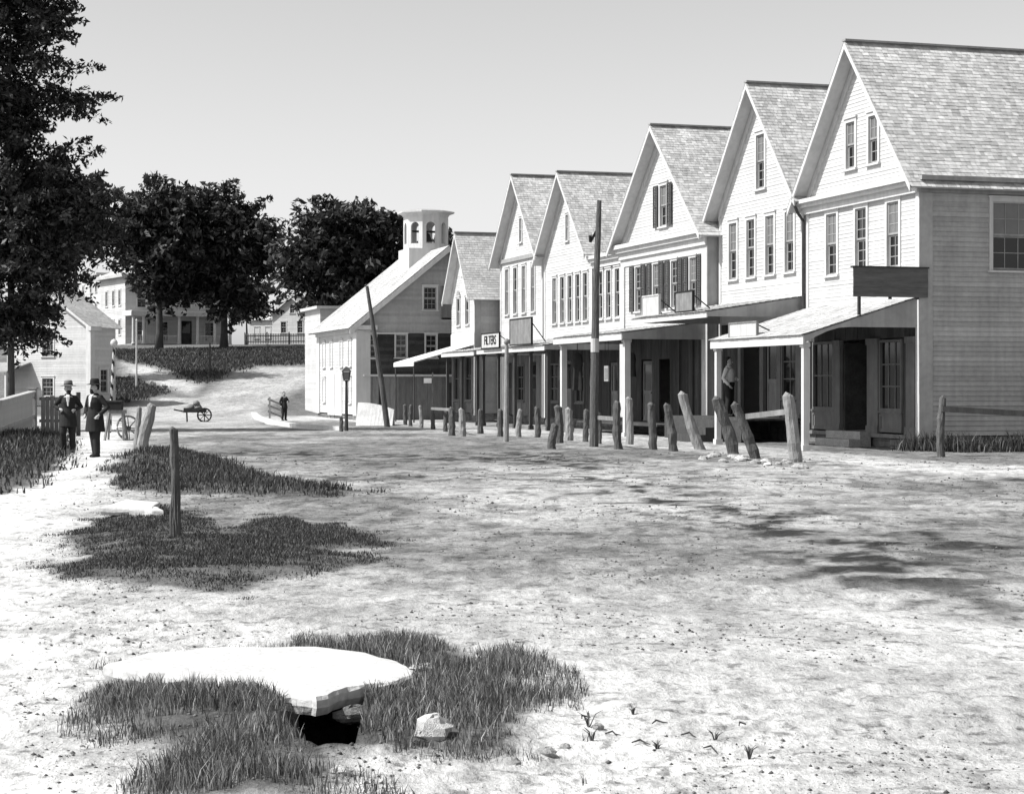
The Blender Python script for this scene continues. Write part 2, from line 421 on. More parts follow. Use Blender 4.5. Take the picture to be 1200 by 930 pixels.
def siding(f, span, z0, z1, holes=(), e=0.105, proud=0.013, length=4.2):
    mb = MB(); nz = max(1, round((z1 - z0) / e)); h = (z1 - z0) / nz
    for i in range(nz):
        za, zb = z0 + i * h, z0 + (i + 1) * h; zm = (za + zb) / 2
        (a0, a1), (b0, b1) = span(za), span(zb)
        if a1 - a0 < 0.05: continue
        iv = [(a0, a1, b0, b1)]
        for (u0, u1, h0, h1) in holes:
            if h0 < zm < h1:
                out = []
                for (p0, p1, q0, q1) in iv:
                    if u1 <= p0 or u0 >= p1: out.append((p0, p1, q0, q1)); continue
                    if u0 > p0: out.append((p0, u0, q0, u0))
                    if u1 < p1: out.append((u1, p1, u1, q1))
                iv = out
        for (p0, p1, q0, q1) in iv:
            k = max(1, round((p1 - p0) / length + random.uniform(-0.3, 0.3)))
            cuts = [0] + sorted((j + random.uniform(-0.3, 0.3)) / k for j in range(1, k)) + [1]
            for j in range(k):
                s0, s1 = cuts[j], cuts[j + 1]
                A0, A1 = p0 + (p1 - p0) * s0, p0 + (p1 - p0) * s1 - (0.004 if s1 < 1 else 0)
                B0, B1 = q0 + (q1 - q0) * s0, q0 + (q1 - q0) * s1 - (0.004 if s1 < 1 else 0)
                d = proud + random.uniform(-0.003, 0.004); kk = len(mb.v)
                mb.v += [f(A0, 0, za), f(A1, 0, za), f(A1, d, za), f(A0, d, za), f(B0, 0.004, zb), f(B1, 0.004, zb)]
                mb.f += [(kk, kk + 1, kk + 2, kk + 3), (kk + 3, kk + 2, kk + 5, kk + 4)]; mb.m += [0, 0]
    return mb

WCACHE = {}
def window(parent, face, u, z0, z1, w, cols=2, rows=3, glass='glass', trim='trim', shut=None, blind=False, sash=True, arch=False, casing=0.1):
    """casing > sashes, panes of glass, sill, shutters; u is the middle"""
    f = FACE[face]; H = z1 - z0
    key = (face, round(w, 2), round(H, 2), cols, rows, trim, casing)
    if key not in WCACHE:
        g = MB(); c = casing
        fbox(g, f, -w / 2 - c, -w / 2, -0.10, 0.045, -0.02, H + c)
        fbox(g, f, w / 2, w / 2 + c, -0.10, 0.045, -0.02, H + c)
        fbox(g, f, -w / 2, w / 2, -0.10, 0.043, H, H + c)
        fbox(g, f, -w / 2 - c - 0.03, w / 2 + c + 0.03, 0.0, 0.075, H + c, H + c + 0.045)
        sl = MB(); fbox(sl, f, -w / 2 - c - 0.04, w / 2 + c + 0.04, -0.10, 0.09, -0.075, -0.022)
        sa = []
        hh = H / 2
        for j in range(2):
            q = MB(); dz = j * hh; dd = -0.075 if j == 0 else -0.04
            fbox(q, f, -w / 2, -w / 2 + 0.045, dd, dd + 0.03, dz, dz + hh)
            fbox(q, f, w / 2 - 0.045, w / 2, dd, dd + 0.03, dz, dz + hh)
            fbox(q, f, -w / 2 + 0.045, w / 2 - 0.045, dd, dd + 0.03, dz, dz + 0.05)
            fbox(q, f, -w / 2 + 0.045, w / 2 - 0.045, dd, dd + 0.03, dz + hh - 0.045, dz + hh)
            for k in range(1, cols):
                uu = -w / 2 + w * k / cols; fbox(q, f, uu - 0.010, uu + 0.010, dd + 0.004, dd + 0.026, dz + 0.05, dz + hh - 0.045)
            for k in range(1, rows):
                zz = dz + hh * k / rows; fbox(q, f, -w / 2 + 0.045, w / 2 - 0.045, dd + 0.006, dd + 0.024, zz - 0.010, zz + 0.010)
            gl = MB(); fbox(gl, f, -w / 2 + 0.02, w / 2 - 0.02, dd + 0.010, dd + 0.014, dz + 0.02, dz + hh - 0.02)
            sa.append((q.mesh('sash', 'grey_trim'), gl.mesh('pane', 'glass'), gl.mesh('pane', 'glass_blind')))
        WCACHE[key] = (g.mesh('window', trim), sl.mesh('sill', trim), sa)
    cm, sm, sa = WCACHE[key]
    loc = f(u, 0, z0)
    o = inst('window', cm, parent, loc)
    inst('sill', sm, o)
    for j in range(2):
        inst('sash', sa[j][0], o); inst('pane', sa[j][2] if (blind and j == 1) or glass == 'glass_blind' else sa[j][1], o)
    if shut:
        for sgn in (-1, 1):
            if shut == 'near' and sgn > 0: continue
            shutter(o, f, sgn * (w / 2 + casing + 0.23), -0.02, H + 0.04, 0.40)
    return o
def shutter(parent, f, u, z0, z1, w):
    key = ('sh', f.__name__, round(z1 - z0, 2), round(w, 2))
    if key not in WCACHE:
        g = MB(); H = z1 - z0
        fbox(g, f, -w / 2, -w / 2 + 0.05, 0.05, 0.085, 0, H); fbox(g, f, w / 2 - 0.05, w / 2, 0.05, 0.085, 0, H)
        for zz in (0, H / 2 - 0.03, H - 0.06): fbox(g, f, -w / 2 + 0.05, w / 2 - 0.05, 0.05, 0.085, zz, zz + 0.06)
        zz = 0.07
        while zz < H - 0.08:
            a0, a1 = f(-w / 2 + 0.05, 0.075, zz), f(w / 2 - 0.05, 0.075, zz); b0, b1 = f(-w / 2 + 0.05, 0.052, zz + 0.05), f(w / 2 - 0.05, 0.052, zz + 0.05)
            g.poly([a0, a1, b1, b0]); zz += 0.055
        WCACHE[key] = g.mesh('shutter', 'shutter')
    return inst('shutter', WCACHE[key], parent, f(u, 0, z0))
def hole(u, z0, z1, w): return (u - w / 2 - 0.02, u + w / 2 + 0.02, z0 - 0.02, z1 + 0.02)

def shingle_slope(p_eave0, p_eave1, p_ridge0, exposure=0.17, wid=0.17, jag=0.012):
    """shingles from an eave line (p_eave0 to p_eave1) up to the ridge through p_ridge0; each one its own tapered shake"""
    A, B, C = Vector(p_eave0), Vector(p_eave1), Vector(p_ridge0)
    du = (B - A); L = du.length; du.normalize(); up = (C - A); H = up.length; up.normalize(); nn = du.cross(up)
    if nn.z < 0: nn = -nn
    mb = MB(); n = max(1, round(H / exposure)); e = H / n
    for i in range(n):
        x = -random.random() * wid
        while x < L:
            w = wid * random.uniform(0.6, 1.4); x0, x1 = max(0, x), min(L, x + w - 0.008); x += w
            if x1 - x0 < 0.02: continue
            lo = i * e - random.uniform(0, jag) - (0.03 if i == 0 else 0); t = 0.011 + random.uniform(0, 0.009); hi = (i + 1) * e
            k = len(mb.v)
            for (uu, vv, ww) in ((x0, lo, t), (x1, lo, t), (x1, hi, 0.006), (x0, hi, 0.006), (x0, lo, 0), (x1, lo, 0)):
                mb.v.append(tuple(A + du * uu + up * vv + nn * ww))
            mb.f += [(k, k + 1, k + 2, k + 3), (k + 4, k + 5, k + 1, k)]; mb.m += [0, 0]
    return mb

def gable_roof(root, W, D, eave, ridge, over=0.44, side=0.28, m='shingle', trim='trim', back=0.2, rakew=0.15, exposure=0.135):
    """ridge runs away from the street; slopes along the street; returns the roof part"""
    sl = (ridge - eave) / (W / 2)
    # underside board deck
    mb = MB(); th = 0.07
    for sgn in (-1, 1):
        ye = W / 2 + sgn * (W / 2 + side); ze = eave - sl * side
        a = [(-over, ye, ze), (D + back, ye, ze), (D + back, W / 2, ridge), (-over, W / 2, ridge)]
        mb.poly([(p[0], p[1], p[2] - th) for p in a]); mb.poly(a)
        mb.poly([a[0], a[1], (a[1][0], a[1][1], a[1][2] - th), (a[0][0], a[0][1], a[0][2] - th)])
    roof = mb.build('roof', 'trim', root)
    for sgn in (-1, 1):
        ye = W / 2 + sgn * (W / 2 + side + 0.03); ze = eave - sl * (side + 0.03)
        o = shingle_slope((-over - 0.03, ye, ze + 0.012), (D + back, ye, ze + 0.012), (-over - 0.03, W / 2, ridge + 0.012), exposure).build('shingles', m, roof, kind='stuff')
    r = MB(); r.beam((-over - 0.04, W / 2, ridge + 0.05), (D + back, W / 2, ridge + 0.05), 0.22, 0.05); r.build('ridge_board', 'grey_trim', roof)
    # rake boards (outer fascia) and the frieze under the overhang
    for sgn in (-1, 1):
        g = MB(); ye = W / 2 + sgn * (W / 2 + side); ze = eave - sl * side
        x0, x1 = -over - 0.03, -over + 0.02
        p = [(ye, ze), (W / 2, ridge)]
        q = [(x0, p[0][0], p[0][1] - rakew - 0.02), (x1, p[0][0], p[0][1] - rakew - 0.02), (x1, p[1][0], p[1][1] - rakew - 0.02), (x0, p[1][0], p[1][1] - rakew - 0.02)]
        t = [(x0, p[0][0], p[0][1] - 0.005), (x1, p[0][0], p[0][1] - 0.005), (x1, p[1][0], p[1][1] - 0.005), (x0, p[1][0], p[1][1] - 0.005)]
        g.hexa(q + t); g.build('rake_board', trim, roof)
        g = MB(); drop = 0.30                        # frieze board against the wall
        yi = W / 2 + sgn * (W / 2 + 0.0); zi = eave - 0.09
        q = [(-0.05, yi, zi - drop), (-0.003, yi, zi - drop), (-0.003, W / 2, ridge - 0.09 - drop), (-0.05, W / 2, ridge - 0.09 - drop)]
        t = [(a[0], a[1], a[2] + drop) for a in q]
        g.hexa(q + t); g.build('frieze_board', trim, roof)
    return roof

def shell(root, W, D, eave, ridge, z0=0.3, m='white_paint'):
    """plain far and back walls, floor; gable at the back"""
    g = MB()
    g.poly([(0, W, z0), (D, W, z0), (D, W, eave), (0, W, eave)])
    g.poly([(D, 0, z0), (D, W, z0), (D, W, eave), (D, W / 2, ridge - 0.08), (D, 0, eave)])
    g.poly([(0.1, 0.02, z0 + 0.1), (D, 0.02, z0 + 0.1), (D, W, z0 + 0.1), (0.1, W, z0 + 0.1)])
    return g.build('wall', m, root)
def gspan(W, eave, ridge):
    def s(z):
        if z <= eave: return (0.0, W)
        q = (z - eave) / (ridge - eave) * W / 2; return (q, max(q + 0.001, W - q))
    return s
def corner_board(root, f, u0, u1, z0, z1, m='trim', d=0.035):
    g = MB(); fbox(g, f, u0, u1, 0.0, d, z0, z1); return g.build('corner_board', m, root)
def foundation(root, W, D, z1, z0=-0.15):
    g = MB(); h = (z1 - z0)
    for (f, L) in ((fr, W), (nr_, D)):
        u = 0
        while u < L:
            w = random.uniform(0.4, 0.9); zz = z0
            while zz < z1 - 0.05:
                hh = min(z1 - zz, random.uniform(0.16, 0.28)); fbox(g, f, u, min(L, u + w) - 0.015, -0.25, -0.03 + random.uniform(0, 0.03), zz, zz + hh - 0.012); zz += hh
            u += w
    return g.build('foundation', 'foundation', root, kind='stuff')
def plank_wall(root, f, u0, u1, z0, z1, m='raw_board', holes=(), w=0.2, d=0.0, name='plank_wall'):
    g = MB(); u = u0
    while u < u1:
        ww = w * random.uniform(0.7, 1.3); ue = min(u1, u + ww); zs = [(z0, z1)]
        for (a, b2, c, e) in holes:
            if a < (u + ue) / 2 < b2:
                zs = [q for zz in zs for q in ((zz[0], min(c, zz[1])), (max(e, zz[0]), zz[1])) if q[1] - q[0] > 0.02]
        for (za, zb) in zs: fbox(g, f, u, ue - 0.008, d - 0.03, d + random.uniform(0, 0.012), za, zb)
        u = ue
    return g.build(name, m, root, kind='stuff')

def door(root, f, u0, u1, z0, z1, m='raw_board', d=-0.04, glass_top=True, name='door'):
    g = MB(); w = u1 - u0; H = z1 - z0
    for (a, b2, c, e) in ((u0, u0 + 0.1, z0, z1), (u1 - 0.1, u1, z0, z1), (u0 + 0.1, u1 - 0.1, z0, z0 + 0.2), (u0 + 0.1, u1 - 0.1, z0 + H * 0.45, z0 + H * 0.45 + 0.12), (u0 + 0.1, u1 - 0.1, z1 - 0.12, z1)):
        fbox(g, f, a, b2, d - 0.04, d, c, e)
    fbox(g, f, u0 + 0.1, u1 - 0.1, d - 0.03, d - 0.015, z0 + 0.2, z0 + H * 0.45)
    o = g.build(name, m, root)
    p = MB(); fbox(p, f, u0 + 0.1, u1 - 0.1, d - 0.03, d - 0.02, z0 + H * 0.45 + 0.12, z1 - 0.12); p.build('pane', 'glass', o)
    k = MB(); c = f(u0 + 0.05, d + 0.02, z0 + H * 0.47); k.lathe([(0.02, -0.02), (0.035, 0), (0.02, 0.02)], c, 8); k.build('knob', 'iron', o)
    return o
def shop_window(root, u0, u1, z0, z1, cols, rows, m='shop_trim', f=fr, blind=False):
    g = MB(); c = 0.07
    fbox(g, f, u0 - c, u0, -0.08, 0.04, z0 - c, z1 + c); fbox(g, f, u1, u1 + c, -0.08, 0.04, z0 - c, z1 + c)
    fbox(g, f, u0, u1, -0.08, 0.04, z1, z1 + c); fbox(g, f, u0 - c - 0.02, u1 + c + 0.02, -0.08, 0.07, z0 - c - 0.05, z0 - c)
    fbox(g, f, u0, u1, -0.08, 0.04, z0 - c, z0)
    o = g.build('shop_window', m, root)
    g = MB()
    for k in range(1, cols): uu = u0 + (u1 - u0) * k / cols; fbox(g, f, uu - 0.02, uu + 0.02, -0.05, -0.01, z0, z1)
    for k in range(1, rows): zz = z0 + (z1 - z0) * k / rows; fbox(g, f, u0, u1, -0.047, -0.014, zz - 0.018, zz + 0.018)
    g.build('muntins', m, o)
    p = MB(); fbox(p, f, u0, u1, -0.035, -0.030, z0, z1); p.build('pane', 'glass_blind' if blind else 'glass', o)
    return o
def panel(root, u0, u1, z0, z1, m='shop_trim', f=fr, name='panel'):
    g = MB(); fbox(g, f, u0, u1, -0.05, 0.0, z0, z1)
    fbox(g, f, u0, u0 + 0.08, 0.0, 0.025, z0, z1); fbox(g, f, u1 - 0.08, u1, 0.0, 0.025, z0, z1)
    fbox(g, f, u0 + 0.08, u1 - 0.08, 0.0, 0.022, z0, z0 + 0.09); fbox(g, f, u0 + 0.08, u1 - 0.08, 0.0, 0.022, z1 - 0.09, z1)
    return g.build(name, m, root)
def pilaster(root, u0, u1, z0, z1, m='grey_trim', f=fr, d=0.06):
    g = MB(); fbox(g, f, u0, u1, -0.05, d, z0, z1); fbox(g, f, u0 - 0.02, u1 + 0.02, -0.05, d + 0.03, z0, z0 + 0.2); fbox(g, f, u0 - 0.02, u1 + 0.02, -0.05, d + 0.03, z1 - 0.16, z1)
    return g.build('pilaster', m, root)
def awning(root, t0, t1, dep, zf, zw, fascia=0.18, cheek=True, m='pale_shingle', w0=0.0, curved=False, trim='trim'):
    """shed roof over the walk: front edge at depth dep, local to a building whose front is w0 = 0"""
    g = MB()
    a = [(-dep, t0, zf), (-dep, t1, zf), (w0, t1, zw), (w0, t0, zw)]
    g.hexa([(p[0], p[1], p[2] - 0.07) for p in a] + a)
    o = g.build('awning_roof', 'grey_trim', root)
    shingle_slope((-dep - 0.05, t0 - 0.04, zf + 0.012), (-dep - 0.05, t1 + 0.04, zf + 0.012), (w0, t0 - 0.04, zw + 0.012), 0.2, 0.2).build('shingles', m, o, kind='stuff')
    g = MB(); g.box(-dep - 0.03, -dep + 0.01, t0 - 0.02, t1 + 0.02, zf - fascia - 0.03, zf - 0.01); g.build('fascia', trim, o)
    if cheek:
        for t in (t0, t1):
            g = MB(); tt = t - 0.03 if t == t0 else t
            n_ = 10
            for i in range(n_):
                x0, x1 = -dep + dep * i / n_, -dep + dep * (i + 1) / n_
                def top(x): return zf + (zw - zf) * (x + dep) / (dep + w0) - 0.02
                def bot(x):
                    q = (x + dep) / dep
                    if curved: return zf - fascia + (zw - zf) * 0.42 * math.sin(min(1, q / 0.38) * math.pi / 2)
                    return zf - fascia
                g.hexa([(x0, tt, bot(x0)), (x1, tt, bot(x1)), (x1, tt + 0.03, bot(x1)), (x0, tt + 0.03, bot(x0)), (x0, tt, top(x0)), (x1, tt, top(x1)), (x1, tt + 0.03, top(x1)), (x0, tt + 0.03, top(x0))])
            g.build('side_board', 'shaded_paint', o)
    return o
def post(root, x, y, z0, z1, s=0.12, m='trim'):
    g = MB(); g.box(x - s / 2, x + s / 2, y - s / 2, y + s / 2, z0, z1); g.box(x - s / 2 - 0.03, x + s / 2 + 0.03, y - s / 2 - 0.03, y + s / 2 + 0.03, z0, z0 + 0.14)
    g.box(x - s / 2 - 0.03, x + s / 2 + 0.03, y - s / 2 - 0.03, y + s / 2 + 0.03, z1 - 0.1, z1)
    return g.build('post', m, root)
def steps(root, x0, y0, y1, ztop, n, run=0.28, m='grey_board'):
    h = ztop / n
    for i in range(n):
        g = MB(); zt = ztop - i * h; g.box(x0 - (i + 1) * run, x0 - i * run - 0.004, y0, y1, -0.1, zt - 0.005 if i else zt); g.build('step', m, root)
def cornice(root, f, u0, u1, z0, z1, out=0.28, m='trim', name='cornice'):
    g = MB(); h = z1 - z0
    fbox(g, f, u0, u1, 0.0, out * 0.35, z0, z0 + h * 0.45); fbox(g, f, u0 - 0.04, u1 + 0.04, 0.0, out * 0.7, z0 + h * 0.45, z0 + h * 0.72); fbox(g, f, u0 - 0.08, u1 + 0.08, 0.0, out, z0 + h * 0.72, z1)
    return g.build(name, m, root)
def shop(name, label, w0, t0, cat='shop building'):
    x, y = S(w0, t0); return thing(name, label, cat, (x, y, 0), TH, 'gabled shops along the street')

# ------------------------------------------------------------------ shop 1: the corner store nearest the camera
W, D, EA, RI = 6.45, 12.0, 6.85, 10.72
B1 = shop('corner_store', 'nearest and largest gabled white clapboard store at the right edge, with a curved-sided porch', 0, 0)
sp = gspan(W, EA + 0.02, RI - 0.02)
wn = [(1.35, 4.65, 6.32, .62), (3.12, 4.65, 6.32, .62), (4.85, 4.65, 6.32, .62)]; wa = [(2.42, 7.45, 8.68, .5), (3.72, 7.45, 8.68, .5)]
siding(fr, sp, 3.3, RI - 0.3, [hole(*q) for q in wn + wa]).build('siding', 'white_paint', B1, kind='stuff')
siding(nr_, lambda z: (0.0, D), 0.35, EA, [hole(2.62, 4.54, 6.26, 1.15)], e=0.125, proud=0.024).build('siding', 'shaded_side_paint', B1, kind='stuff')
shell(B1, W, D, EA, RI)
for i, q in enumerate(wn): window(B1, 'front', *q, 2, 3, blind=i != 1)
for i, q in enumerate(wa): window(B1, 'front', *q, 2, 2, blind=True)
window(B1, 'near', 2.62, 4.54, 6.26, 1.15, 3, 2, blind=True)
gable_roof(B1, W, D, EA + 0.12, RI, over=0.44, side=0.34)
cornice(B1, fr, -0.05, W + 0.05, EA - 0.42, EA - 0.02, 0.34, 'trim')
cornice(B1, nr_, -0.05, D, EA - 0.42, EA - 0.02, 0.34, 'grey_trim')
corner_board(B1, fr, 0.0, 0.16, 0.3, EA - 0.42); corner_board(B1, nr_, -0.036, 0.34, 0.3, EA - 0.42, 'shaded_side_paint'); corner_board(B1, fr, W - 0.16, W, 0.3, EA - 0.42)
foundation(B1, W, D, 0.34)
# shop front under the porch
panel(B1, 0.9, 2.1, 0.4, 0.9); shop_window(B1, 0.95, 2.02, 1.02, 2.72, 3, 3)
panel(B1, 4.75, 6.1, 0.4, 0.9); shop_window(B1, 4.78, 5.98, 1.02, 2.75, 3, 2)
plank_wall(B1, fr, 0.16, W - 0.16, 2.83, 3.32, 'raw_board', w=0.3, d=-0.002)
for (a, b2) in ((0.18, 0.62), (2.12, 2.72), (4.3, 4.68), (6.12, 6.3)): pilaster(B1, a, b2, 0.36, 2.84, 'shop_trim')
plank_wall(B1, fr, 0.62, 0.9, 0.36, 2.83, 'raw_board', d=-0.01)
g = MB(); fbox(g, fr, 0.16, W - 0.16, -0.1, 0.08, 0.26, 0.36); g.build('threshold', 'grey_board', B1)
steps(B1, -0.05, 2.5, 4.5, 0.4, 2, 0.32, 'stone')
# door leaf folded back inside the dark doorway
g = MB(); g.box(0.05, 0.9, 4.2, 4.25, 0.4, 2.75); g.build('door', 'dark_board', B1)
awning(B1, 0.12, 5.95, 3.12, 2.85, 3.82, 0.2, True, 'pale_shingle', curved=True)
post(B1, -3.0, 0.3, 0, 2.66, 0.14); post(B1, -3.0, 5.78, 0, 2.66, 0.14)
g = MB(); g.tube([(-0.42, W - 0.02, EA - 0.1), (-0.30, W, EA - 0.35), (-0.10, W + 0.03, EA - 0.6), (-0.10, W + 0.03, 3.7)], [0.045] * 4, 8); g.build('downspout', 'iron', B1)

# sign board standing across the porch end
x, y = S(-1.88, -0.05); sb = thing('sign_board', 'long dark weathered plank sign board above the corner store porch', 'sign', (x, y, 3.80), TH)
for i in range(3):
    g = MB(); g.box(0, 2.05, -0.05 - 0.008 * (i % 2), -0.01 - 0.008 * (i % 2), 0.24 * i, 0.24 * (i + 1) + 0.004 * (i % 2 == 0)); g.build('plank', 'sign_dark', sb)
for u in (0.15, 1.0, 1.75):
    g = MB(); g.box(u, u + 0.07, -0.01, 0.05, -0.45 if u < 0.9 else -0.05, 0.72); g.build('batten', 'raw_board', sb)
g = MB(); g.box(-0.03, 2.08, -0.07, 0.06, 0.72, 0.76); g.build('cap', 'dark_board', sb)

# ------------------------------------------------------------------ shop 2
t0 = 6.62; W, D, EA, RI = 6.1, 11.0, 7.05, 10.62
B2 = shop('gabled_store', 'gabled white store with four upper windows and a single attic window, second from right', 0, t0)
sp = gspan(W, EA, RI - 0.02)
wn = [(q - t0, 4.9, 6.62, .58) for q in (7.55, 8.9, 10.28, 11.62)]; wa = [(9.47 - t0 + 0.1, 7.5, 9.1, .58)]
siding(fr, sp, 3.5, RI - 0.3, [hole(*q) for q in wn + wa]).build('siding', 'white_paint', B2, kind='stuff')
siding(nr_, lambda z: (0.0, D), 3.0, EA, e=0.2).build('siding', 'white_paint', B2, kind='stuff')
shell(B2, W, D, EA, RI)
for i, q in enumerate(wn): window(B2, 'front', *q, 2, 3, blind=i != 2)
window(B2, 'front', *wa[0], 2, 3, blind=True)
gable_roof(B2, W, D, EA + 0.12, RI, over=0.44, side=0.3)
corner_board(B2, fr, 0.0, 0.15, 0.3, EA - 0.2); corner_board(B2, fr, W - 0.15, W, 0.3, EA - 0.2)
foundation(B2, W, 1.0, 0.6)
awning(B2, 0.02, 6.0, 2.96, 3.68, 4.14, 0.14, True, 'shingle')
g = MB()
for i in range(9): g.box(-1.9 + i * 0.21, -1.9 + i * 0.21 + 0.2, 0.1, W - 0.1, 0.62, 0.68)
g.build('platform', 'raw_board', B2)
g = MB(); g.box(-1.9, -1.86, 0.1, W - 0.1, -0.1, 0.62); g.build('skirt_board', 'dark_board', B2)
steps(B2, -1.92, 1.2, 3.2, 0.62, 3, 0.3, 'raw_board')
plank_wall(B2, fr, 0.15, W - 0.15, 3.0, 3.55, 'raw_board', w=0.3)
for (a, b2) in ((0.15, 0.4), (1.5, 1.75), (2.7, 2.95), (4.35, 4.55), (5.75, 5.95)): pilaster(B2, a, b2, 0.6, 3.02, 'shop_trim')
shop_window(B2, 0.5, 1.42, 1.3, 2.8, 2, 3); panel(B2, 0.42, 1.48, 0.66, 1.15)
door(B2, fr, 1.82, 2.62, 0.68, 2.9, 'grey_board')
plank_wall(B2, fr, 4.55, 5.75, 0.66, 3.0, 'raw_board'); plank_wall(B2, fr, 2.95, 3.1, 0.66, 3.0, 'raw_board')
g = MB(); g.box(0.02, 1.0, 3.1, 3.14, 0.68, 2.9); g.build('door', 'dark_board', B2)
# boards standing on the awning edges
def board_sign(name, label, w, t, width, z0, h, m, frame=None):
    x, y = S(w, t); o = thing(name, label, 'sign', (x, y, z0), TH)
    g = MB(); g.box(-0.03, 0.0, 0.04, width - 0.04, 0.04, h - 0.04); g.build('face_board', m, o)
    g = MB(); fm = frame or m
    g.box(-0.05, 0.02, 0, width, 0, 0.04); g.box(-0.05, 0.02, 0, width, h - 0.04, h); g.box(-0.05, 0.02, 0, 0.04, 0.04, h - 0.04); g.box(-0.05, 0.02, width - 0.04, width, 0.04, h - 0.04)
    g.build('frame', fm, o)
    for u in (0.15, width - 0.15):
        g = MB(); g.beam((0.02, u, h * 0.8), (0.55, u, 0.1), 0.03, 0.03); g.build('brace', 'dark_wood', o)
    return o
board_sign('sign_board', 'blank white sign board on the awning edge in front of the pedimented store', -2.9, 10.42, 1.42, 3.72, 0.62, 'sign_pale', 'sign_pale')
board_sign('sign_board', 'grey sign board with a dark frame, on the awning beside the blank white board', -2.9, 7.75, 1.38, 3.72, 0.62, 'sign_grey', 'black')
board_sign('sign_board', 'low pale sign board lying on the front of the corner store porch roof', -3.0, 3.1, 1.85, 2.88, 0.42, 'sign_pale', 'grey_board')

# ------------------------------------------------------------------ shop 3: with pediment
t0 = 12.86; W, D, EA, RI = 8.0, 11.5, 6.5, 10.3
B3 = shop('pedimented_store', 'white store with a deep cornice, dark shutters and a shuttered attic window, third from right', -0.32, t0)
sp = gspan(W, EA + 0.1, RI)
wn = [(q - t0, 4.2, 5.72, .52) for q in (14.1, 15.72, 17.4, 19.1)]
siding(fr, sp, 3.5, RI - 0.3, [hole(*q) for q in wn] + [hole(3.85, 6.95, 8.3, .6)]).build('siding', 'white_paint', B3, kind='stuff')
siding(nr_, lambda z: (0.0, D), 0.3, EA).build('siding', 'shaded_paint', B3, kind='stuff')
shell(B3, W, D, EA, RI)
for i, q in enumerate(wn): window(B3, 'front', *q, 2, 3, blind=i % 2 == 0, shut='both', casing=0.07)
window(B3, 'front', 3.85, 6.95, 8.3, .6, 2, 2, blind=True, shut='both')
gable_roof(B3, W, D, EA + 0.14, RI, over=0.44, side=0.32)
cornice(B3, fr, -0.02, W + 0.02, EA - 0.45, EA + 0.06, 0.34)
g = MB(); fbox(g, fr, 0, W, 0.003, 0.04, EA - 0.7, EA - 0.45); g.build('frieze', 'trim', B3)
corner_board(B3, fr, 0.0, 0.42, 0.3, EA - 0.7, d=0.07); corner_board(B3, fr, W - 0.42, W, 0.3, EA - 0.7, d=0.07)
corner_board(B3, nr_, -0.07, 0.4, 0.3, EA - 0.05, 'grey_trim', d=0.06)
foundation(B3, W, 1.0, 0.4)
awning(B3, 0.12, 7.0, 2.85, 3.26, 3.62, 0.2, True, 'shingle')
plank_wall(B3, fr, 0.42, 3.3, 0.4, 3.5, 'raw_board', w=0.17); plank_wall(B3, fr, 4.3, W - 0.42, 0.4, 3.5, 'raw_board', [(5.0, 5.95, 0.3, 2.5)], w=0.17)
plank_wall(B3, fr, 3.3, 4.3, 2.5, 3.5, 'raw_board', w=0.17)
door(B3, fr, 5.02, 5.92, 0.4, 2.45, 'grey_board')
for u in (1.2, 2.35): pilaster(B3, u, u + 0.14, 0.4, 3.4, 'raw_board')
for y in (0.4, 6.7): post(B3, -2.6, y, 0, 3.06, 0.19)
g = MB()
for i in range(8): g.box(-1.7 + i * 0.21, -1.5 + i * 0.21, 0.1, W - 0.1, 0.32, 0.38)
g.build('platform', 'raw_board', B3)

# ------------------------------------------------------------------ link block and shop 4
t0 = 20.9
LK = shop('flat_roofed_link', 'low flat-roofed white block with a cornice joining two gabled stores behind the tall pole', 0, t0)
Wl = 3.95
wn = [(q - t0, 4.1, 5.85, .5) for q in (22.1, 23.05, 23.95)]
siding(fr, lambda z: (0, Wl), 3.4, 6.3, [hole(*q) for q in wn]).build('siding', 'white_paint', LK, kind='stuff')
for q in wn: window(LK, 'front', *q, 1, 2, casing=0.08)
g = MB(); g.box(0.0, 9, 0, Wl, 6.28, 6.4); g.build('roof', 'grey_trim', LK)
cornice(LK, fr, 0.0, Wl, 6.0, 6.46, 0.3)
plank_wall(LK, fr, 0, Wl, 0.35, 3.4, 'raw_board', [(1.2, 2.1, .3, 2.5)], w=0.18); door(LK, fr, 1.22, 2.08, 0.35, 2.45, 'grey_board')
foundation(LK, Wl, 0.5, 0.35)

t0 = 24.9; W, D, EA, RI = 6.0, 11, 6.75, 9.95
B4 = shop('gabled_store', 'white gabled store with five narrow upper windows behind the tall telegraph pole', 0, t0)
sp = gspan(W, EA, RI)
wn = [(q - t0, 4.1, 5.9, .5) for q in (25.7, 26.6, 27.55, 28.5, 29.5)]
siding(fr, sp, 3.4, RI - 0.25, [hole(*q) for q in wn] + [hole(3.0, 7.3, 8.3, .32)]).build('siding', 'white_paint', B4, kind='stuff')
siding(nr_, lambda z: (0.0, D), 5.9, EA).build('siding', 'shaded_paint', B4, kind='stuff')
shell(B4, W, D, EA, RI)
for i, q in enumerate(wn): window(B4, 'front', *q, 1, 2, blind=i == 4, casing=0.08)
window(B4, 'front', 3.0, 7.3, 8.3, .32, 1, 2, glass='glass_blind', casing=0.07)
gable_roof(B4, W, D, EA + 0.12, RI, over=0.44, side=0.3)
corner_board(B4, fr, W - 0.16, W, 0.3, EA - 0.2); corner_board(B4, fr, 0, 0.16, 0.3, EA - 0.2)
plank_wall(B4, fr, 0.16, W - 0.16, 0.35, 3.4, 'raw_board', [(0.9, 2.0, 0.95, 2.5), (2.5, 3.4, 0.3, 2.6), (4.0, 5.2, .95, 2.5)], w=0.18)
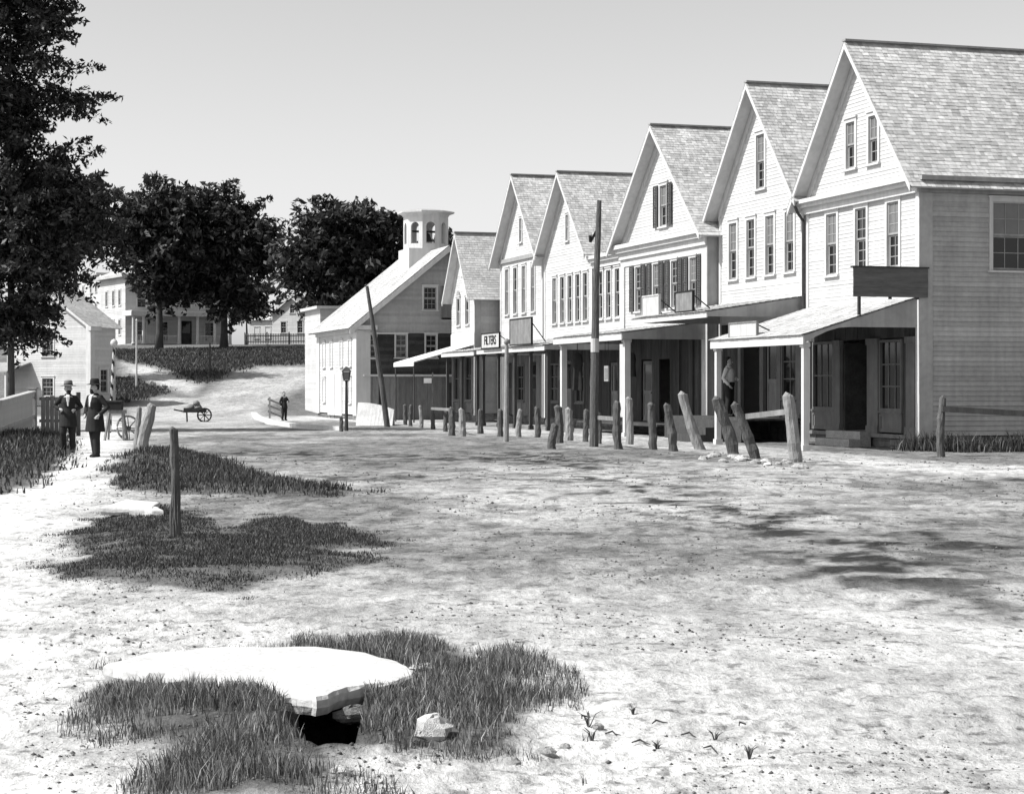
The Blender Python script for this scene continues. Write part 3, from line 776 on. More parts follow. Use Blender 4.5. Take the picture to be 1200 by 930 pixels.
shop_window(B4, 0.97, 1.93, 1.02, 2.43, 2, 3); door(B4, fr, 2.52, 3.38, 0.38, 2.58, 'grey_board'); shop_window(B4, 4.07, 5.13, 1.02, 2.43, 2, 3)
foundation(B4, W, 0.5, 0.35)
awning(B4, -3.3, 5.6, 2.95, 3.05, 3.5, 0.16, True, 'shingle')
for y in (-3.1, -1.0, 1.0, 3.2, 5.4): post(B4, -2.75, y, 0, 2.9, 0.11, 'raw_board')

# ------------------------------------------------------------------ shop 5
t0 = 31.05; W, D, EA, RI = 6.2, 11, 7.05, 10.5
B5 = shop('gabled_store', 'farthest tall white gabled store with four slim upper windows beside the grey-sided narrow shop', 0, t0)
sp = gspan(W, EA, RI)
wn = [(q - t0, 4.7, 6.65, .52) for q in (32.4, 33.7, 34.95, 36.2)]
siding(fr, sp, 3.4, RI - 0.25, [hole(*q) for q in wn] + [hole(3.1, 7.7, 8.7, .34)]).build('siding', 'white_paint', B5, kind='stuff')
siding(nr_, lambda z: (0.0, D), 5.9, EA).build('siding', 'shaded_paint', B5, kind='stuff')
shell(B5, W, D, EA, RI)
for i, q in enumerate(wn): window(B5, 'front', *q, 1, 2, glass='glass_blind' if i != 2 else 'glass', casing=0.08)
window(B5, 'front', 3.1, 7.7, 8.7, .34, 1, 2, glass='glass_blind', casing=0.07)
gable_roof(B5, W, D, EA + 0.12, RI, over=0.44, side=0.3)
g = MB(); fbox(g, fr, 0, W, 0.003, 0.10, EA - 0.12, EA + 0.05); g.build('belt_moulding', 'grey_trim', B5)
corner_board(B5, fr, 0, 0.16, 0.3, EA - 0.2); corner_board(B5, fr, W - 0.16, W, 0.3, EA - 0.2)
plank_wall(B5, fr, 0.16, W - 0.16, 0.35, 3.4, 'grey_board', [(0.9, 1.9, 0.3, 2.6), (2.6, 3.6, 0.95, 2.5), (4.4, 5.4, .3, 2.6)], w=0.18)
door(B5, fr, 0.95, 1.85, 0.38, 2.58, 'raw_board'); shop_window(B5, 2.67, 3.53, 1.02, 2.43, 2, 3); door(B5, fr, 4.45, 5.75, 0.38, 2.58, 'raw_board')
foundation(B5, W, 0.5, 0.35)
awning(B5, 0.1, 5.3, 2.9, 3.02, 3.4, 0.16, True, 'shingle')
for y in (0.3, 2.7, 5.1): post(B5, -2.7, y, 0, 2.9, 0.11, 'raw_board')
# two sign boards over these awnings
x, y = S(-3.0, 27.6)
sg = board_sign('sign_board', 'dark framed lettered sign board reading FILTERS, left of the larger grey board', -3.05, 26.9, 2.55, 3.05, 0.62, 'sign_pale', 'black')
fc = bpy.data.curves.new('lettering', 'FONT'); fc.body = 'FILTERS'; fc.size = 0.5; fc.extrude = 0.008; fc.align_x = 'CENTER'; fc.align_y = 'CENTER'
fc.materials.append(MATS['black'])
tmp = bpy.data.objects.new('lettering', fc); lme = bpy.data.meshes.new_from_object(tmp); bpy.data.objects.remove(tmp)
fo = bpy.data.objects.new('lettering', lme); COL.objects.link(fo); fo.parent = sg
fo.location = (-0.042, 1.27, 0.31); fo.rotation_euler = (R(90), 0, R(-90))
board_sign('sign_board', 'largest grey sign board with a dark top edge, over the awning beside the lettered board', -3.05, 22.75, 2.75, 3.1, 1.0, 'sign_grey', 'black')

# ------------------------------------------------------------------ shop 6: narrow, steep, with the canvas awning
t0 = 37.55; W, D, EA, RI = 4.0, 9.5, 5.65, 8.45
B6 = shop('narrow_shop', 'narrow steep-gabled white shop with grey side wall and sloping white awning', -1.08, t0)
sp = gspan(W, EA, RI)
wn = [(1.25, 4.35, 5.55, .55), (2.75, 4.35, 5.55, .55)]
siding(fr, sp, 3.3, RI - 0.2, [hole(*q) for q in wn] + [hole(2.0, 6.6, 7.6, .3)]).build('siding', 'white_paint', B6, kind='stuff')
siding(nr_, lambda z: (0.0, D), 0.4, EA, e=0.14).build('siding', 'shaded_paint', B6, kind='stuff')
shell(B6, W, D, EA, RI)
for q in wn:
    o = window(B6, 'front', *q, 1, 1, casing=0.08)
    g = MB()
    for i in range(8):                                   # round arched head
        a0, a1 = math.pi * i / 8, math.pi * (i + 1) / 8
        g.poly([fr(.36 * math.cos(a0), .05, 1.2 + .36 * math.sin(a0)), fr(.36 * math.cos(a1), .05, 1.2 + .36 * math.sin(a1)), fr(.27 * math.cos(a1), .05, 1.2 + .27 * math.sin(a1)), fr(.27 * math.cos(a0), .05, 1.2 + .27 * math.sin(a0))])
        g.poly([fr(.27 * math.cos(a0), .03, 1.2 + .27 * math.sin(a0)), fr(.27 * math.cos(a1), .03, 1.2 + .27 * math.sin(a1)), fr(0, .03, 1.2)])
    g.build('arched_head', 'grey_trim', o)
window(B6, 'front', 2.0, 6.6, 7.6, .3, 1, 1, casing=0.07)
gable_roof(B6, W, D, EA + 0.12, RI, over=0.4, side=0.25, m='pale_shingle')
g = MB(); fbox(g, fr, 0, W, 0.003, 0.05, 3.35, 3.95); g.build('sign_fascia', 'trim', B6)
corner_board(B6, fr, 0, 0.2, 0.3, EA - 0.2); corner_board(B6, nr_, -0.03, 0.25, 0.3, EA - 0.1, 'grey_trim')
for (a, b2) in ((0.2, 0.5), (1.6, 1.8), (2.4, 2.6), (3.5, 3.8)): pilaster(B6, a, b2, 0.4, 3.0, 'shop_trim')
shop_window(B6, 0.55, 1.52, 1.0, 2.85, 2, 2); panel(B6, 0.52, 1.55, 0.42, 0.85); shop_window(B6, 2.66, 3.42, 1.0, 2.85, 2, 2); panel(B6, 2.62, 3.46, 0.42, 0.85)
door(B6, fr, 1.82, 2.38, 0.42, 2.9, 'dark_board')
plank_wall(B6, fr, 0.2, W - 0.2, 2.95, 3.35, 'dark_board')
foundation(B6, W, D, 0.4)
g = MB(); zf, zw = 2.66, 3.42
n_ = 8
for i in range(n_):
    y0, y1 = 0.05 + 3.8 * i / n_, 0.05 + 3.8 * (i + 1) / n_
    def sag(y): return 0.06 * math.sin((y - 0.05) / 3.8 * math.pi * 3) ** 2
    a = [(-2.75, y0, zf - sag(y0)), (-2.75, y1, zf - sag(y1)), (-0.05, y1, zw), (-0.05, y0, zw)]
    g.hexa([(p[0], p[1], p[2] - 0.03) for p in a] + a)
cv = g.build('canvas_awning', 'canvas', B6)
g = MB(); g.box(-2.78, -2.75, 0.03, 3.87, zf - 0.2, zf - 0.02); g.build('valance', 'canvas', cv)
for y in (0.2, 3.7):
    g = MB(); g.tube([(-2.72, y, gz(*S(-1.08 - 2.72, t0 + y)) - 0.05), (-2.72, y, zf - 0.1)], [0.035, 0.03], 8); g.build('pole', 'dark_wood', cv)

# ------------------------------------------------------------------ barn-like building with the cupola
tb = 44.0; Wb = 9.8; wn0, wn1 = -5.0, 3.7
x, y = S(wn0, tb)
BN = thing('cupola_building', 'gabled building with an open arched cupola, white street face and dark side wall', 'building', (x, y, 0), TH)
DB = wn1 - wn0; EB, RB = 4.55, 8.1; mid = DB / 2
def bspan(z):
    if z <= EB: return (0.0, DB)
    q = (z - EB) / (RB - EB) * mid; return (q, max(q + .001, DB - q))
up_w = (3.5, 5.2, 6.25, .62); mids = [(0.63, 2.95, 4.0, .52), (2.1, 2.95, 4.0, .52), (3.55, 2.95, 4.0, .52)]
siding(nr_, bspan, 4.08, RB - 0.2, [hole(*up_w), (4.05, 4.75, 4.8, 6.3)], e=0.13).build('siding', 'shaded_paint', BN, kind='stuff')
siding(nr_, lambda z: (0.0, DB), 2.1, 4.06, [hole(*q) for q in mids], e=0.16, proud=0.025).build('board_wall', 'dark_board', BN, kind='stuff')
plank_wall(BN, nr_, 0.02, DB, 0.0, 2.08, 'grey_board', [(1.0, 1.32, .0, 1.7), (4.3, 4.8, .0, 1.75)], w=0.25)
siding(fr, lambda z: (0.0, Wb), 0.25, EB, [], e=0.16).build('siding', 'white_paint', BN, kind='stuff')
for i, q in enumerate(mids): window(BN, 'near', *q, 2, 2, casing=0.06)
window(BN, 'near', *up_w, 3, 2, casing=0.08)
g = MB(); g.box(4.07, 4.73, -0.03, 0.0, 4.82, 6.28); g.box(4.02, 4.08, -0.06, -0.002, 4.78, 6.32); g.box(4.72, 4.78, -0.06, -0.002, 4.78, 6.32); g.build('loft_door', 'grey_board', BN)
for (a, b2, c) in ((1.0, 1.32, 1.7), (4.3, 4.8, 1.75)):
    g = MB(); g.box(a, b2, 0.12, 0.16, 0, c); g.build('door', 'dark_board', BN)
g = MB(); g.box(0.3, 4.9, -0.14, 0.0, 2.04, 2.14); g.build('ledge', 'trim', BN)
g = MB(); g.box(0.3, 2.1, -0.10, -0.02, 4.02, 4.09); g.box(0.3, 1.0, -0.09, -0.02, 2.84, 2.89); g.build('ledge', 'trim', BN)
g = MB(); g.poly([(DB, 0, 0), (DB, Wb, 0), (DB, Wb, EB), (DB, 0, EB)]); g.poly([(0, Wb, 0), (DB, Wb, 0), (DB, Wb, EB), (mid, Wb, RB - .1), (0, Wb, EB)]); g.poly([(0.05, 0.05, 0.05), (DB, 0.05, .05), (DB, Wb, .05), (.05, Wb, .05)]); g.build('wall', 'white_paint', BN)
# roof, ridge along the street
sl = (RB - EB) / mid; ov = 0.42; th = 0.08
g = MB()
for sgn in (-1, 1):
    xe = mid + sgn * (mid + ov); ze = EB - sl * ov + 0.1
    a = [(xe, -0.35, ze), (xe, Wb + 0.35, ze), (mid, Wb + 0.35, RB + .1), (mid, -0.35, RB + .1)]
    g.poly(a); g.poly([(p[0], p[1], p[2] - th) for p in a]); g.poly([a[0], a[1], (a[1][0], a[1][1], a[1][2] - th), (a[0][0], a[0][1], a[0][2] - th)])
rf = g.build('roof', 'grey_trim', BN)
for sgn in (-1, 1):
    xe = mid + sgn * (mid + ov + .03); ze = EB - sl * (ov + .03) + 0.112
    shingle_slope((xe, -0.37, ze), (xe, Wb + .37, ze), (mid, -0.37, RB + .112), 0.2, 0.2).build('shingles', 'pale_shingle', rf, kind='stuff')
    g = MB(); x0 = mid + sgn * (mid + ov)
    q = [(x0, -0.38, EB - sl * ov - 0.2), (x0, -0.33, EB - sl * ov - 0.2), (mid, -0.33, RB - 0.2), (mid, -0.38, RB - 0.2)]
    g.hexa(q + [(p[0], p[1], p[2] + 0.28) for p in q]); g.build('rake_board', 'trim', rf)
cornice(BN, fr, -0.05, Wb, EB - 0.45, EB - 0.12, 0.36)
g = MB(); g.box(-0.36, 0.9, -0.34, -0.0, EB - 0.34, EB - 0.13); g.build('cornice_return', 'trim', BN)
corner_board(BN, nr_, -0.06, 0.62, 0.0, EB - 0.36, 'trim', d=0.07); corner_board(BN, fr, 0.0, 0.7, 0.2, EB - 0.45, d=0.06)
corner_board(BN, fr, Wb - 0.7, Wb, 0.2, EB - 0.45, d=0.06)
# tall double doors and slim windows on the street face
for (u, z0, z1) in ((1.6, 2.55, 3.75), (3.6, 2.55, 3.75), (6.1, 2.55, 3.75), (8.0, 2.55, 3.75), (1.6, .8, 1.95), (8.0, .8, 1.95)): window(BN, 'front', u, z0, z1, .6, 2, 2, glass='glass_blind', casing=0.09)
for u in (3.4, 5.2):
    g = MB()
    for i in range(5): fbox(g, fr, u + i * .34, u + i * .34 + .33, 0.0, 0.05 + .006 * (i % 2), 0.15, 2.2)
    g.build('door', 'trim', BN)
foundation(BN, Wb, DB, 0.2)
# cupola: square drum on the ridge, eight-sided lantern with arched openings
cx_, cy_ = mid, 4.2
CU = MB(); CU.box(cx_ - 1.12, cx_ + 1.12, cy_ - 1.12, cy_ + 1.12, RB - 0.9, RB + 0.22); cup = CU.build('cupola', 'trim', BN)
r0 = 1.12; zb, zt = RB + 0.22, RB + 1.85; n8 = 8
for i in range(n8):
    a0 = math.pi / 8 + i * math.pi / 4; a1 = a0 + math.pi / 4
    p0 = Vector((cx_ + r0 * math.cos(a0), cy_ + r0 * math.sin(a0), 0)); p1 = Vector((cx_ + r0 * math.cos(a1), cy_ + r0 * math.sin(a1), 0))
    e = (p1 - p0); L = e.length; e.normalize(); nrm = Vector((math.cos((a0 + a1) / 2), math.sin((a0 + a1) / 2), 0))
    def P(u, z, d=0): q = p0 + e * u - nrm * d; return (q.x, q.y, z)
    g = MB(); ow = L * 0.27; zs, za = zb + 0.26, zt - 0.55        # opening half width, sill, spring
    c0, c1 = L / 2 - ow, L / 2 + ow
    for d in (0, 0.09):
        g.poly([P(0, zb, d), P(c0, zb, d), P(c0, zt, d), P(0, zt, d)]); g.poly([P(c1, zb, d), P(L, zb, d), P(L, zt, d), P(c1, zt, d)])
        g.poly([P(c0, zb, d), P(c1, zb, d), P(c1, zs, d), P(c0, zs, d)])
        arc = [(L / 2 + ow * math.cos(math.pi * k / 10), za + ow * math.sin(math.pi * k / 10)) for k in range(11)]
        for k in range(10): g.poly([P(arc[k][0], arc[k][1], d), P(arc[k][0], zt, d), P(arc[k + 1][0], zt, d), P(arc[k + 1][0], arc[k + 1][1], d)])
    for k in range(10): g.poly([P(*arc[k], 0), P(*arc[k + 1], 0), P(*arc[k + 1], .09), P(*arc[k], .09)])
    g.poly([P(c0, zs, 0), P(c0, za, 0), P(c0, za, .09), P(c0, zs, .09)]); g.poly([P(c1, zs, 0), P(c1, za, 0), P(c1, za, .09), P(c1, zs, .09)]); g.poly([P(c0, zs, 0), P(c1, zs, 0), P(c1, zs, .09), P(c0, zs, .09)])
    g.build('arched_panel', 'trim', cup)
g = MB(); c8 = (cx_, cy_, 0)
def oct_(prof, m):
    q = MB(); k = 0
    for r, z in prof:
        for i in range(8): q.v.append((cx_ + r * math.cos(math.pi / 8 + i * math.pi / 4), cy_ + r * math.sin(math.pi / 8 + i * math.pi / 4), z))
    for a in range(len(prof) - 1):
        for i in range(8): q.f.append((a * 8 + i, a * 8 + (i + 1) % 8, (a + 1) * 8 + (i + 1) % 8, (a + 1) * 8 + i)); q.m.append(0)
    q.f.append(tuple(range(8))[::-1]); q.m.append(0); q.f.append(tuple((len(prof) - 1) * 8 + i for i in range(8))); q.m.append(0)
    return q
oct_([(1.16, zt), (1.18, zt + .06), (1.26, zt + .1), (1.42, zt + .14), (1.44, zt + .22), (1.38, zt + .24)], 'trim').build('cupola_cornice', 'trim', cup)
oct_([(1.36, zt + .245), (0.7, zt + .33), (0.05, zt + .36)], 'x').build('cupola_roof', 'grey_trim', cup)
g = MB(); g.lathe([(.34, 0), (.33, .05), (.25, .2), (.2, .34), (.12, .4), (.04, .43)], (cx_, cy_, zb + .42), 14); g.build('bell', 'iron', cup, smooth=True)
g = MB(); g.beam((cx_ - .7, cy_, zb + .9), (cx_ + .7, cy_, zb + .9), .08, .1); g.build('bell_beam', 'dark_wood', cup)

# white shed behind it
x, y = S(-4.15, 57.5)
SH = thing('white_shed', 'small flat-topped white shed end just behind the eave of the cupola building', 'shed', (x, y, gz(x, y) - .1), TH)
siding(nr_, lambda z: (0, 4.0), 0.1, 5.75).build('siding', 'white_paint', SH, kind='stuff')
siding(fr, lambda z: (0, 4.5), 0.1, 5.75).build('siding', 'white_paint', SH, kind='stuff')
g = MB(); g.box(-0.25, 4.1, -0.25, 4.6, 5.75, 5.9); g.build('roof', 'trim', SH)
g = MB(); g.poly([(4, 0, 0), (4, 4.5, 0), (4, 4.5, 5.75), (4, 0, 5.75)]); g.poly([(0, 4.5, 0), (4, 4.5, 0), (4, 4.5, 5.75), (0, 4.5, 5.75)]); g.build('wall', 'white_paint', SH)

#PART2
# ------------------------------------------------------------------ left side: white house, mansion on the hill, far house
x, y = -24.25, 108.0
HZ = gz(x, y) - 0.1
HS = thing('white_house', 'small white gabled house beyond the plank fence, under the large left tree', 'house', (x, y, HZ), R(60))
W, D, EA, RI = 6.56, 2.1, 4.85, 7.0
wq = [(3.29, 3.1, 4.5, .85), (3.29, 0.75, 1.8, .85)]
siding(fr, gspan(W, EA, RI), 0.1, RI - .2, [hole(*q) for q in wq], e=0.14).build('siding', 'white_paint', HS, kind='stuff')
siding(nr_, lambda z: (0, D), 0.1, EA, [hole(1.1, 1.0, 2.3, .6)], e=0.14).build('siding', 'white_paint', HS, kind='stuff')
shell(HS, W, D, EA, RI, 0.05)
for q in wq: window(HS, 'front', *q, 3, 2)
window(HS, 'near', 1.1, 1.0, 2.3, .6, 2, 2)
gable_roof(HS, W, D, EA + .1, RI, over=0.35, side=0.35, m='pale_shingle')
corner_board(HS, fr, 0, .3, .1, EA - .15, d=.05); corner_board(HS, nr_, -.05, .3, .1, EA - .15, d=.05)
g = MB(); g.box(-.4, .5, -.4, -.02, EA - .32, EA - .08); g.build('cornice_return', 'trim', HS)
g = MB(); a = [(-2.0, 4.6, 2.2), (-2.0, 9.5, 2.2), (-.05, 9.5, 2.75), (-.05, 4.6, 2.75)]; g.hexa([(p[0], p[1], p[2] - .09) for p in a] + a); g.build('lean_to_roof', 'grey_trim', HS)
for yy in (4.8, 7.0, 9.3): post(HS, -1.85, yy, 0, 2.12, .12)

x, y = -35.0, 170.0
MZ = float(hill(x, y)) - 0.05
MN = thing('porch_mansion', 'large white two-storey mansion with columned porch on the hill behind two dark trees', 'house', (x, y, MZ), R(30))
Wm, Dm, Em = 14.2, 9.4, 6.45
fw = [(u, z, z + 1.35, .62) for u in (1.6, 3.4, 5.4) for z in (1.0, 3.7)] + [(u, 5.2, 5.9, .5) for u in (8.6, 10.2, 12.6)] + [(u, 2.9, 4.1, .55) for u in (8.6, 12.4)]
siding(fr, lambda z: (0, 7.1), .1, Em, [hole(*q) for q in fw if q[0] < 7], e=.16).build('siding', 'white_paint', MN, kind='stuff')
siding(fr, lambda z: (7.1, Wm), .1, 6.75, [hole(*q) for q in fw if q[0] > 7], e=.16).build('siding', 'white_paint', MN, kind='stuff')
nwin = [(u, 3.5, 5.0, .8) for u in (1.5, 3.6, 5.8, 8.0)] + [(u, .5, 2.2, .8) for u in (1.5, 3.6, 8.0)]
siding(nr_, lambda z: (0, Dm), .1, Em, [hole(*q) for q in nwin] + [(5.3, 6.3, 0, 2.3)], e=.16).build('siding', 'white_paint', MN, kind='stuff')
for q in fw: window(MN, 'front', *q, 2, 2, glass='glass_blind', casing=.09)
for q in nwin: window(MN, 'near', *q, 2, 3, casing=.1)
door(MN, nr_, 5.32, 6.28, .1, 2.28, 'dark_board')
g = MB(); g.poly([(Dm, 0, 0), (Dm, Wm, 0), (Dm, Wm, Em), (Dm, 0, Em)]); g.poly([(0, Wm, 0), (Dm, Wm, 0), (Dm, Wm, Em), (0, Wm, Em)]); g.build('wall', 'white_paint', MN)
g = MB()
o = .5; b0 = [(-o, -o, Em), (Dm + o, -o, Em), (Dm + o, 7.1 + o, Em), (-o, 7.1 + o, Em)]; tp = [(3.4, 3.2, Em + 1.6), (Dm - 3.4, 3.2, Em + 1.6), (Dm - 3.4, 3.9, Em + 1.6), (3.4, 3.9, Em + 1.6)]
g.hexa([(p[0], p[1], p[2] - .25) for p in b0] + b0); g.hexa(b0[:4] + tp)
g.v = [(p[0], p[1], p[2] + (.001 if i >= 8 and p[2] <= Em else 0)) for i, p in enumerate(g.v)]
rf = g.build('roof', 'pale_shingle', MN)
g = MB(); g.box(-.3, Dm, 7.65, Wm + .3, 6.76, 7.0); g.build('wing_roof', 'pale_shingle', MN)
g = MB(); g.box(1.2, 1.9, 4.8, 5.5, Em + .3, Em + 2.4); g.box(1.12, 1.98, 4.72, 5.58, Em + 2.4, Em + 2.55); g.build('chimney', 'white_paint', rf)
# porch
g = MB(); g.box(-.3, Dm + .2, -2.5, -.03, 2.65, 3.05); g.box(-.2, Dm + .1, -2.4, -.03, 3.05, 3.12); pr = g.build('porch_roof', 'trim', MN)
g = MB(); g.box(-.2, Dm + .1, -2.4, -.03, -.6, .12); g.build('porch_floor', 'grey_trim', MN)
for u in (0, .95, 2.6, 4.3, 6.05, 7.7, 9.2):
    g = MB(); g.lathe([(.19, 0), (.19, .08), (.145, .12), (.12, 2.35), (.17, 2.42), (.17, 2.53)], (u, -2.2, .12), 12); g.build('column', 'trim', MN, smooth=False)
for (u0, u1) in ((.15, .8), (1.1, 2.45), (2.75, 4.15), (6.2, 7.55), (7.85, 9.05)):
    g = MB(); g.box(u0, u1, -2.23, -2.17, .85, .92); g.box(u0, u1, -2.23, -2.17, .2, .25)
    k = u0 + .08
    while k < u1 - .03: g.box(k, k + .035, -2.215, -2.185, .25, .85); k += .14
    g.build('balustrade', 'trim', MN)
g = MB(); g.box(4.45, 5.9, -3.3, -2.42, -.6, -.1); g.build('step', 'grey_trim', MN)

fx, fy = (318 - CX) / F * 192, 192.0
FHZ = float(hill(fx, fy)) - .1
FH = thing('far_house', 'distant pale gabled house behind the picket fence at the top of the road', 'house', (fx, fy, FHZ), R(68))
# its gable looks towards the street, the long side towards the left
W, D, EA, RI = 4.6, 7, 3.5, 5.3
FH.location = ((366 - CX) / F * 190, 190, FHZ)
wq = [(1.4, 1.6, 2.7, .6), (3.3, 1.6, 2.7, .6), (2.3, 3.6, 4.4, .5)]
siding(fr, gspan(W, EA, RI), .1, RI - .2, [hole(*q) for q in wq], e=.18).build('siding', 'white_paint', FH, kind='stuff')
siding(nr_, lambda z: (0, D), .1, EA, e=.18).build('siding', 'white_paint', FH, kind='stuff'); shell(FH, W, D, EA, RI, .05)
for q in wq: window(FH, 'front', *q, 2, 2, casing=.08)
gable_roof(FH, W, D, EA + .1, RI, over=.3, side=.3, m='pale_shingle', exposure=.3)
# side wing
g = MB(); g.box(.5, 5, W + .02, W + 3.0, 0.05, 2.9); wg = g.build('side_wing', 'white_paint', FH)
g = MB(); a = [(.2, W + .02, 2.95), (5.2, W + .02, 2.95), (5.2, W + 3.2, 2.95), (.2, W + 3.2, 2.95)]; b_ = [(2.6, W + .02, 4.0), (2.7, W + .02, 4.0), (2.7, W + 3.2, 4.0), (2.6, W + 3.2, 4.0)]; g.hexa(a + b_); g.build('wing_roof', 'pale_shingle', FH)
for u in (W + .8, W + 2.1): window(FH, 'front', u, 1.1, 2.2, .55, 2, 2, casing=.08).location.x = .5
g = MB(); g.box(3, 3.5, 1.9, 2.4, RI - .4, RI + .9); g.build('chimney', 'foundation', FH)

# picket fence at the top of the road
fa = march(287, 404.5); fbq = ((392 - CX) / F * (fa[1] + 3), fa[1] + 3)
PF = thing('picket_fence', 'low grey picket fence along the top of the hill road', 'fence', (fa[0], fa[1], 0))
L = math.hypot(fbq[0] - fa[0], fbq[1] - fa[1]); ang = math.atan2(fbq[1] - fa[1], fbq[0] - fa[0]); PF.rotation_euler = (0, 0, ang)
def pfz(u): return gz(fa[0] + u * math.cos(ang), fa[1] + u * math.sin(ang))
g = MB(); u = 0
while u < L: zz = pfz(u); g.box(u, u + .07, -.015, .015, zz + .08, zz + 1.0); u += .15
g.build('pickets', 'grey_board', PF, kind='stuff')
for zz in (.3, .8):
    g = MB(); g.beam((0, .04, pfz(0) + zz), (L, .04, pfz(L) + zz), .05, .08); g.build('rail', 'grey_board', PF)
u = 0
while u < L: g = MB(); zz = pfz(u); g.box(u - .05, u + .05, .02, .12, zz - .2, zz + 1.12); g.build('post', 'grey_trim', PF); u += 2.0

# ------------------------------------------------------------------ plank fence at the left
fpts = [(-13.75, 44.0), (-14.2, 52.0), (-15.07, 59.0)]
PL = thing('plank_fence', 'pale vertical plank fence with a wide cap rail at the left edge', 'fence', (0, 0, 0))
bm_ = MB(); bm_.box(-.062, .062, -.012, .012, 0, 1.02); bm_me = bm_.mesh('plank', 'fence_wood')
def fz(y): return 0.05 + 0.30 * max(0, (y - 50) / 9)
for i in range(2):
    (xa, ya), (xb, yb) = fpts[i], fpts[i + 1]; L = math.hypot(xb - xa, yb - ya); ang = math.atan2(yb - ya, xb - xa); u = .06
    while u < L:
        q = u / L; o = inst('plank', bm_me, PL, (xa + (xb - xa) * q, ya + (yb - ya) * q, fz(ya + (yb - ya) * q) - .02 + random.uniform(-.015, .015)), ang)
        o.scale.x = random.uniform(.78, .94); u += .132
    for zz, hh, ww in ((1.07, .05, .24), (.98, .14, .05), (.3, .1, .05)):
        g = MB(); off = 0.0 if ww > .1 else .045
        nx, ny = math.sin(ang) * off, -math.cos(ang) * off
        g.beam((xa + nx, ya + ny, fz(ya) + zz), (xb + nx, yb + ny, fz(yb) + zz), ww, hh); g.build('cap_rail' if ww > .1 else 'rail', 'fence_wood', PL)
g = MB(); g.box(-15.2, -14.98, 59.0, 59.22, .05, 1.5); g.box(-15.24, -14.94, 58.96, 59.26, 1.5, 1.55); g.build('post', 'pale_wood', PL)
GT = thing('board_gate', 'grey board fence section between the pale plank fence and the two men', 'fence', (-14.9, 59.2, .2), math.atan2(1.5, .9) - .55)
for i in range(8):
    g = MB(); g.box(.05 + i * .14, .05 + i * .14 + .128, -.012, .012, -.1, 1.05 + .02 * (i % 3)); g.build('board', 'grey_board', GT)
for zz in (.25, .95): g = MB(); g.box(0, 1.2, .014, .05, zz, zz + .09); g.build('rail', 'grey_board', GT)
g = MB(); g.box(1.17, 1.29, -.06, .06, -.2, 1.2); g.build('post', 'old_wood', GT)

# ------------------------------------------------------------------ rough posts
ORD = ['first', 'second', 'third', 'fourth', 'fifth', 'sixth', 'seventh', 'eighth', 'ninth', 'tenth', 'eleventh', 'twelfth', 'thirteenth', 'fourteenth', 'fifteenth', 'sixteenth', 'seventeenth', 'eighteenth', 'nineteenth', 'twentieth', 'twenty-first']
def rough_post(base, top, r, label, name='hitching_post', m='old_wood', cat='post', group='rough posts along the walk', n=10, taper=.9, split=False):
    (bx, by), ty = flat(*base), None
    bz = gz(bx, by); Y = by
    tx = (top[0] - CX) / F * Y; tz = CAMH - (top[1] - HOR) / F * Y
    r *= .9; g = MB(); k = 11; P = []; Rr = []; b1, b2 = random.uniform(-.5, .5) * r, random.uniform(2, 4)
    for i in range(k):
        q = i / (k - 1); P.append((bx * 0 + (tx - bx) * q + b1 * math.sin(b2 * q) + random.uniform(-.06, .06) * r, random.uniform(-.1, .1) * r, -.25 + (tz - bz + .25) * q if i else -.25)); Rr.append(r * (1.08 - (1.08 - taper) * q) * random.uniform(.9, 1.1))
    P.append((P[-1][0] + .2 * r, 0, P[-1][2] + r * random.uniform(.1, .5))); Rr.append(r * .6)
    g.tube(P, Rr, n, jit=.1)
    if split:
        for (ox, oy, hq, rq) in ((-.75, -.5, .42, .5), (.7, -.6, .62, .42), (-.2, -.85, .3, .4), (.15, -.8, .8, .28)):
            g.tube([(ox * r, oy * r, -.2), (ox * r * .95 + (tx - bx) * hq * .5, oy * r, (tz - bz) * hq * .5), (ox * r * .7 + (tx - bx) * hq, oy * r * .7, (tz - bz) * hq)], [r * rq, r * rq * .8, r * .06], 7, jit=.12)
    o = g.build(name, m, None, (bx, by, bz))
    return tag(o, label, cat, group)
PX = 40.0 / 2200
row = [  # base px, top px, radius in px
    ((934, 542), (924, 464), 8.5), ((889, 538), (860, 474), 7), ((862, 532), (841, 468), 7.5), ((826, 527), (801, 462), 7), ((789, 529), (782, 475), 5.5),
    ((766, 527), (763, 474), 5.5), ((738, 521), (737, 467), 5), ((727, 526), (722, 472), 5.5), ((687, 517), (687, 481), 4), ((667, 516), (667, 480), 5.5),
    ((654, 519), (654, 477), 5.5), ((629, 513), (629, 478), 4), ((609, 512), (609, 481), 3.8), ((586, 511), (586, 481), 4), ((563, 508), (563, 481), 4),
    ((541, 511), (541, 480), 4.5), ((529, 510), (529, 479), 4.5), ((508, 503), (508, 477), 2.8), ((493, 501), (493, 476), 2.6), ((482, 499), (482, 475), 2.6), ((476, 498), (475, 475), 2.6)]
for i, (bq, tq, rp) in enumerate(row):
    Y = flat(*bq)[1]
    lean = ['leaning' if abs(bq[0] - tq[0]) > 15 else 'upright'][0]
    rough_post(bq, tq, rp * Y / F, f'{lean} rough log post, {ORD[i]} from the right in the row along the walk', m='old_wood' if i % 3 else 'pale_wood')
rough_post((649, 526), (649, 498), 5.5 * 48 / F, 'short dark stump standing in front of the post row, left of the tall pole')
rough_post((523, 506), (523, 481), 3 * 65 / F, 'slim post squeezed close against a thicker one near the white awning')
rough_post((206, 633), (203, 503), 6.4 * 19.5 / F, 'lone split weathered post in the grass patch at left', 'fence_post', m='old_wood', group=None, split=True)
rough_post((167, 531), (176, 476), 7.5 * 45 / F, 'thick pale log post leaning right on the grassy mound', 'log_post', m='pale_wood', group='two log posts on the mound')
